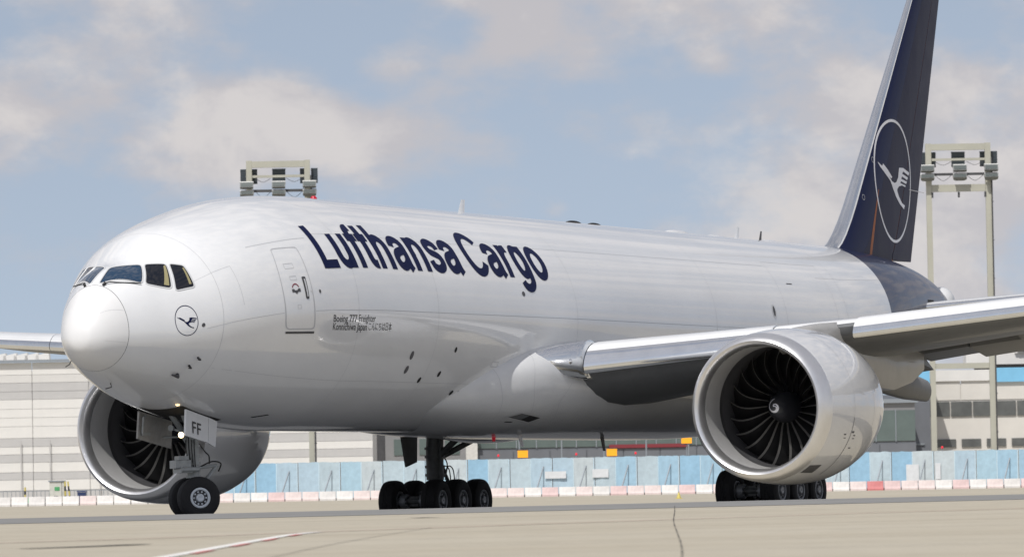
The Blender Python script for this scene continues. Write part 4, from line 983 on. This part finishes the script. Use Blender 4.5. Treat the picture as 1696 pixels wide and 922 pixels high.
MB().lathe([(0,.18),(.03,.18),(.03,.12),(.32,.03),(.32,0)], 16, 'z').build('cone', YEL, e); MB().box((0,0,.015),(.38,.38,.03)).build('cone_base', YEL, e, smooth=False)
tag(e, 'small yellow marker cone on the far apron', 'cone')

# ------------------------------------------------------------------ hangar on the left, halls behind
CL = [colr('cladding_light', (.74,.73,.705), var=.06, vscale=.6), colr('cladding_mid', (.66,.65,.63), var=.06, vscale=.6), colr('cladding_grey', (.52,.515,.51), var=.08, vscale=.6)]
e = bg('hangar', -45, 385)
MB().box((0,10,4.5),(70,19.6,9.0)).build('wall', CL[1], e, smooth=False)
rowsz = [(-.1,.5,2),(.5,1.23,0),(1.23,1.75,2),(1.75,2.42,0),(2.42,2.98,2),(2.98,3.5,0),(3.5,4.1,2),(4.1,4.9,0),(4.9,5.5,0),(5.5,6.1,0),(6.1,6.75,0),(6.75,7.3,2),(7.3,7.9,2),(7.9,8.45,1),(8.45,9.3,0)]
PW = 3.9; pm = {}
for j, (a, b_, c) in enumerate(rowsz):
    me = MB().box((0,0,0),(PW-.04,.10,(b_-a)-.02)).build('cladding_panel', CL[c], None, smooth=False); pm[j] = me.data; bpy.data.objects.remove(me)
    for i in range(18):
        p = bpy.data.objects.new('cladding_panel', pm[j]); C.objects.link(p); p.parent = e; p.location = (-35+PW/2+i*PW+.02, .14, (a+b_)/2+.28)
MB().box((0,0,9.68),(70.4,.5,.16)).build('roof_edge', M['fence_steel'], e, smooth=False)
for i in range(6):
    p = MB().grid([[(x,y,z) for x, z in ((-.5,0),(-.45,.35),(.45,.55),(.5,0))] for y in (0,1.2)], cv=True, capa=True, capb=True).build('roof_light', CL[0], e, smooth=False); p.location = (8.6+i*.75, 2.5, 9.75)
for x in (8.3, 11.0, 13.0, 16.4): MB().tube([(x,-.1,.3),(x,-.1,4.2)], .035, 8).build('downpipe', CL[2], e)
tag(e, 'long pale grey hangar clad in horizontal panels behind the nose', 'hangar')
SL = colr('slate_wall', (.16,.17,.19), var=.1, vscale=.8); GG = mat('green_glass', (.12,.155,.145), .25, coat=.5, var=.15, vscale=.6); GW = colr('grey_wall', (.25,.25,.255), var=.1, vscale=.8)  # slate and green glass lightened: distant haze put into their colours
e = bg('service_block', -6.6, 418)
MB().box((0,5,2.6),(6.2,10,6.6)).build('wall', GW, e, smooth=False); MB().box((-3.6,5.2,2.6),(1.0,10,6.4)).build('shadow_gap_wall', M['darkgrey'], e, smooth=False); MB().box((0,5,6.0),(6.5,10.4,.25)).build('roof', M['fence_steel'], e, smooth=False)
for i in range(3):
    w = MB().box((-1.9+i*1.9,-.03,3.4),(1.1,.06,1.2)).build('window', GG, e, smooth=False)
tag(e, 'grey service block next to the hangar, seen behind the starboard gear', 'building')
e = bg('entrance_pillar', -3.2, 412)
MB().box((0,.5,2.6),(.85,1.0,6.8)).build('shaft', colr('pillar_render', (.66,.65,.62)), e, smooth=False); MB().box((0,.5,6.1),(1.05,1.2,.25)).build('cap', M['fence_steel'], e, smooth=False)
tag(e, 'pale rendered pillar standing before the slate hall', 'pillar')
e = bg('slate_hall', 13.6, 420)
MB().box((0,8,1.2),(33.0,16,3.9)).build('wall', SL, e, smooth=False); MB().box((0,8,4.6),(32.9,15.9,2.9)).build('upper_wall', GW, e, smooth=False)
for i in range(22):
    MB().box((-15.75+i*1.5,-.03,4.35),(1.42,.10,2.30)).build('window_pane', GG, e, smooth=False)
    if i: MB().box((-16.5+i*1.5,-.06,4.35),(.07,.14,2.4)).build('mullion', M['fence_steel'], e, smooth=False)
for i in range(12): MB().box((-15.1+i*2.75,-.04,1.65),(2.68,.08,2.7)).build('wall_panel', SL, e, smooth=False)
MB().box((-3.6,-.16,3.18),(5.9,.12,.27)).build('red_sign_band', mat('dark_red_sign', (.22,.03,.04), .6), e, smooth=False)
MB().box((0,8,6.2),(33.4,16.4,.3)).build('roof', M['fence_steel'], e, smooth=False)
tag(e, 'dark slate hall with a band of green glass and a red sign strip', 'building')
for i in range(5):
    lat = .26+i*2.57
    e = bg('light_pole', lat, 340)
    MB().tube([(0,0,0),(0,0,4.2)], [.06,.045], 8).build('pole', M['fence_steel'], e); MB().box((0,-.25,4.22),(.14,.55,.07)).build('lamp_head', M['fence_steel'], e, smooth=False); MB().lathe([(0,.12),(.12,.12),(.14,.07)], 10, 'z').build('pole_base', M['fence_steel'], e)
    tag(e, f'slim grey light pole, {ORD[i]} to the right of the middle landing gear', 'lamp post', 'light poles behind the fence')
AMB = mat('amber_lens', (.85,.36,.02), .4, emit=((1,.42,.02), .35))
for lat, lb in ((.45,'left of the two amber light boxes above the blue fence'),(5.8,'right of the two amber light boxes above the blue fence'),(10.3,'orange light box in front of the red sign strip')):
    e = bg('warning_light', lat, 336); up = 2.28 if lat < 9 else 2.95
    MB().tube([(0,0,0),(0,0,up+.05)], .03, 8).build('stand', M['fence_steel'], e); MB().box((0,0,up+.25),(.62,.22,.44)).build('lens', AMB, e, smooth=False); MB().box((0,0,up+.50),(.66,.26,.05)).build('hood', M['darkgrey'], e, smooth=False); MB().box((0,0,up+.0),(.66,.26,.05)).build('tray', M['darkgrey'], e, smooth=False)
    tag(e, lb, 'warning light')
REDL = mat('red_lens', (.6,.02,.04), .4, emit=((1,.03,.05), .3))
for i, (lat, lb) in enumerate(((-1.0,'small red lamp on the fence just left of the left amber box'),(3.6,'small red lamp on the fence between the two amber boxes'),(7.1,'small red lamp on the fence right of the right amber box'),(20.4,'small red lamp on the fence at the edge of the large engine'),(25.2,'small red lamp on the fence by the right mast'))):
    e = bg('obstruction_lamp', lat, 330.2)
    MB().tube([(0,0,2.2),(0,0,2.38)], .03, 8).build('stem', M['fence_steel'], e); MB().lathe([(2.38,.06),(2.46,.07),(2.52,.04),(2.53,0)], 12, 'z').build('lens', REDL, e)
    tag(e, lb, 'lamp')
# right: terminal buildings
BE = colr('beige_render', (.68,.655,.61), var=.06, vscale=.5); SKYB = mat('blue_fascia', (.22,.53,.78), .5, var=.08, vscale=1); DW = mat('dark_window', (.12,.125,.12), .35, coat=.2, var=.3, vscale=1)  # window dark lightened: distant haze put into the colour
e = bg('glass_hall', 29.8, 432)
MB().box((0,8,3.0),(4.6,16,7.6)).build('wall', SL, e, smooth=False)
for i in range(3):
    for j in range(2): MB().box((-1.45+i*1.0,-.04,3.95+j*1.6),(.94,.10,1.52)).build('window_pane', GG, e, smooth=False)
MB().box((-.3,-.06,2.95),(4.2,.14,.12)).build('ledge', M['fence_steel'], e, smooth=False)
MB().box((.95,-.10,8.05),(2.7,.24,1.45)).build('blue_fascia', SKYB, e, smooth=False); MB().box((.6,7.8,8.95),(3.6,16.2,.25)).build('roof', BLK, e, smooth=False)
MB().box((1.0,3,9.4),(2.2,2,.7)).build('roof_unit', CL[0], e, smooth=False); MB().box((-1.0,3,9.35),(.7,1.5,.6)).build('roof_unit', M['fence_steel'], e, smooth=False)
tag(e, 'slate building with green glass and bright blue fascia beside the engine', 'building')
e = bg('beige_terminal', 40, 436)
MB().box((0,8,3.4),(15.6,16,8.4)).build('wall', BE, e, smooth=False)
for i in range(9): MB().box((-6.9+i*1.72,-.05,5.65),(1.62,.12,1.15)).build('window_pane', DW, e, smooth=False)
for i in range(8): MB().box((-6.4+i*1.95,-.05,3.0),(1.5,.12,.62)).build('window_pane', DW, e, smooth=False)
for i in range(6): MB().box((-6.5+i*2.6,-.03,7.2),(2.54,.07,1.7)).build('facade_panel', BE, e, smooth=False)
MB().box((1.35,-.16,8.25),(8.0,.26,1.1)).build('blue_fascia', SKYB, e, smooth=False); MB().box((-5.0,-.12,8.25),(4.4,.2,.85)).build('white_fascia', CL[0], e, smooth=False)
MB().box((2.5,7.9,8.95),(10.6,16.2,.24)).build('roof', BLK, e, smooth=False)
MB().box((-3.6,3,9.5),(2.0,3,1.0)).build('roof_unit', CL[0], e, smooth=False); MB().box((1.2,4,9.55),(7.5,4,1.0)).build('roof_unit', CL[0], e, smooth=False)
q = MB().box((0.2,3,10.6),(1.9,2.5,1.3)).build('roof_plant', CL[0], e, smooth=False); MB().box((.2,1.7,10.6),(1.5,.12,1.05)).build('plant_louvre', M['darkgrey'], q, smooth=False)
tag(e, 'beige terminal with dark window bands and blue fascia at right edge', 'building')
e = bg('delivery_van', 33.0, 352)
MB().prism([(-1.1,.35),(1.1,.35),(1.1,2.1),(.95,2.3),(-.55,2.3),(-.95,1.5),(-1.1,1.35)], lambda p: (p[0],-.9,p[1]), lambda p: (p[0],.9,p[1])).build('body', colr('van_white', (.72,.72,.70)), e, smooth=False)
MB().prism([(-.88,1.5),(-.2,1.5),(-.2,2.1),(-.55,2.1)], lambda p: (p[0],-.92,p[1]), lambda p: (p[0],-.905,p[1])).build('side_window', DW, e, smooth=False)
for x in (-.65,.65): MB().lathe([(-.12,0),(-.12,.3),(.12,.3),(.12,0)], 16, 'y', (x,-.8,.3)).build('wheel', BLK, e)
tag(e, 'white van parked behind the blue fence at far right', 'van')

# ------------------------------------------------------------------ floodlight masts
MASTC = colr('mast_paint', (.44,.435,.37), var=.08, vscale=.7, rough=.55); FLB = mat('floodlight_body', (.16,.17,.17), .5, var=.2, vscale=4); FLG = mat('floodlight_glass', (.13,.15,.145), .15, metal=.3, coat=.6); FLW = mat('floodlight_top', (.62,.63,.62), .5); FLD = mat('floodlight_back', (.055,.07,.085), .5)
def mast(lat, dep, top, k, label, group=None):
    e = bg('floodlight_mast', lat, dep); zb = e.location.z; H = top-zb; w = 3.72*k
    L_ = -w/2; Rr = w/2
    for x in (L_, Rr): MB().box((x,0,(H-2.6)/2),(.34*k,.34*k,H-2.6)).build('leg', MASTC, e, smooth=False)
    for x in (L_, Rr): MB().box((x,0,H-1.28),(.36*k,.30*k,2.62)).build('head_upright', MASTC, e, smooth=False)
    MB().box((0,0,H-.20),(w-.37*k,.30*k,.40*k)).build('head_beam', MASTC, e, smooth=False)
    MB().box((0,0,H-2.78*k),(w-.37*k,.32*k,.44*k)).build('head_beam', MASTC, e, smooth=False)
    MB().box((0,.02,H-13.9),(w-.36,.26,.34)).build('cross_beam', MASTC, e, smooth=False)
    MB().box((0,0,H-.98*k),(w-.37*k,.14,.15)).build('lamp_bar', MASTC, e, smooth=False)
    b = MB(); b.bar((L_-.25,-.30,H-1.92*k),(Rr+.55,-.30,H-1.92*k),.14,.16); b.bar((Rr+.1,-.30,H-2.25*k),(Rr+.55,-.30,H-1.92*k),.08); b.build('lamp_bar', M['darkgrey'], e, smooth=False)
    b = MB()
    for y in (-.12,.12): b.bar((Rr+.22,y-.1,.5),(Rr+.22,y-.1,H-.9),.075)
    for i in range(int((H-1.5)/.45)): b.bar((Rr+.22,-.22,.6+i*.45),(Rr+.22,.02,.6+i*.45),.04)
    for i in range(int(H/2.4)): b.bar((Rr+.14,-.05,1+i*2.4),(Rr+.32,-.05,1+i*2.4),.04)
    ld_ = b.build('ladder', M['darkgrey'], e, smooth=False)
    # floodlights: front row hangs on the dark bar, rear row on the light bar
    def flood(x, y, z, w_, d_, h_, tilt, back):
        rot = Euler((tilt,0,0)).to_matrix(); a = MB(); c = Vector((x,y,z))
        pr = [(-.5,-.5),(.5,-.5),(.42,.5),(-.42,.5)]
        f = lambda yy: (lambda p: c+rot@Vector((p[0]*w_, yy, p[1]*h_)))
        a.grid([[c+rot@Vector((px*w_*s_, yy, pz*h_*s_)) for px, pz in ((-.5,-.5),(.5,-.5),(.5,.5),(-.5,.5))] for yy, s_ in ((-d_/2,1),(d_*.1,.97),(d_/2,.62))], cv=True, capa=True, capb=True)
        fl = a.build('floodlight', FLD if back else FLB, e, smooth=False)
        MB().box(c+rot@Vector((0,-.02,h_/2+.03)),(w_*1.02,d_*.9,.05),rot).build('floodlight_hood', FLD if back else FLW, fl, smooth=False)
        if not back:
            MB().box(c+rot@Vector((0,-d_/2-.012,0)),(w_*.86,.02,h_*.72),rot).build('floodlight_glass', FLG, fl, smooth=False)
        MB().bar(c+Vector((0,.1,0)), c+Vector((0,.28,-.02)), .08).build('bracket', M['darkgrey'], fl, smooth=False)
    for x, sh in ((L_-.02,-.1),(.05,0),(Rr+.05,.1)):
        flood(x+sh, -.62, H-1.62*k, .86*k, .42*k, .36*k, R(-24), False); flood(x+sh, -.62, H-2.16*k, .86*k, .42*k, .26*k, R(-34), False)
    for x in (L_+.28, .03, Rr-.25, Rr+.42, L_-.34):
        flood(x, .48, H-.74*k, .84*k if abs(x) < .5 else .42*k, .34, .40*k, R(10), True); flood(x, .48, H-1.20*k, .84*k if abs(x) < .5 else .42*k, .34, .40*k, R(14), True)
    c = MB()
    for x0, x1 in ((L_+.4,-.45),(.5,Rr-.3)):
        for z, dp in ((H-1.12*k,.22),(H-1.98*k,.34)):
            c.tube(smooth_tube([(x0,-.2,z),((x0+x1)/2,-.2,z-dp),(x1,-.2,z)],8), .014, 5)
    c.build('cable', M['hose'], e)
    for x in (L_+.2, 0, Rr-.2): MB().box((x,-.1,H-3.2*k),(.12,.16,.34)).build('junction_box', M['darkgrey'], e, smooth=False)
    tag(e, label, 'floodlight', group); return e
mast(28.08, 350, 20.66, 1.0, 'floodlight mast with two pale legs right of the tail fin')
ml = mast(-13.95, 336, 19.60, .94, 'floodlight mast whose lamp head shows above the cockpit roof')
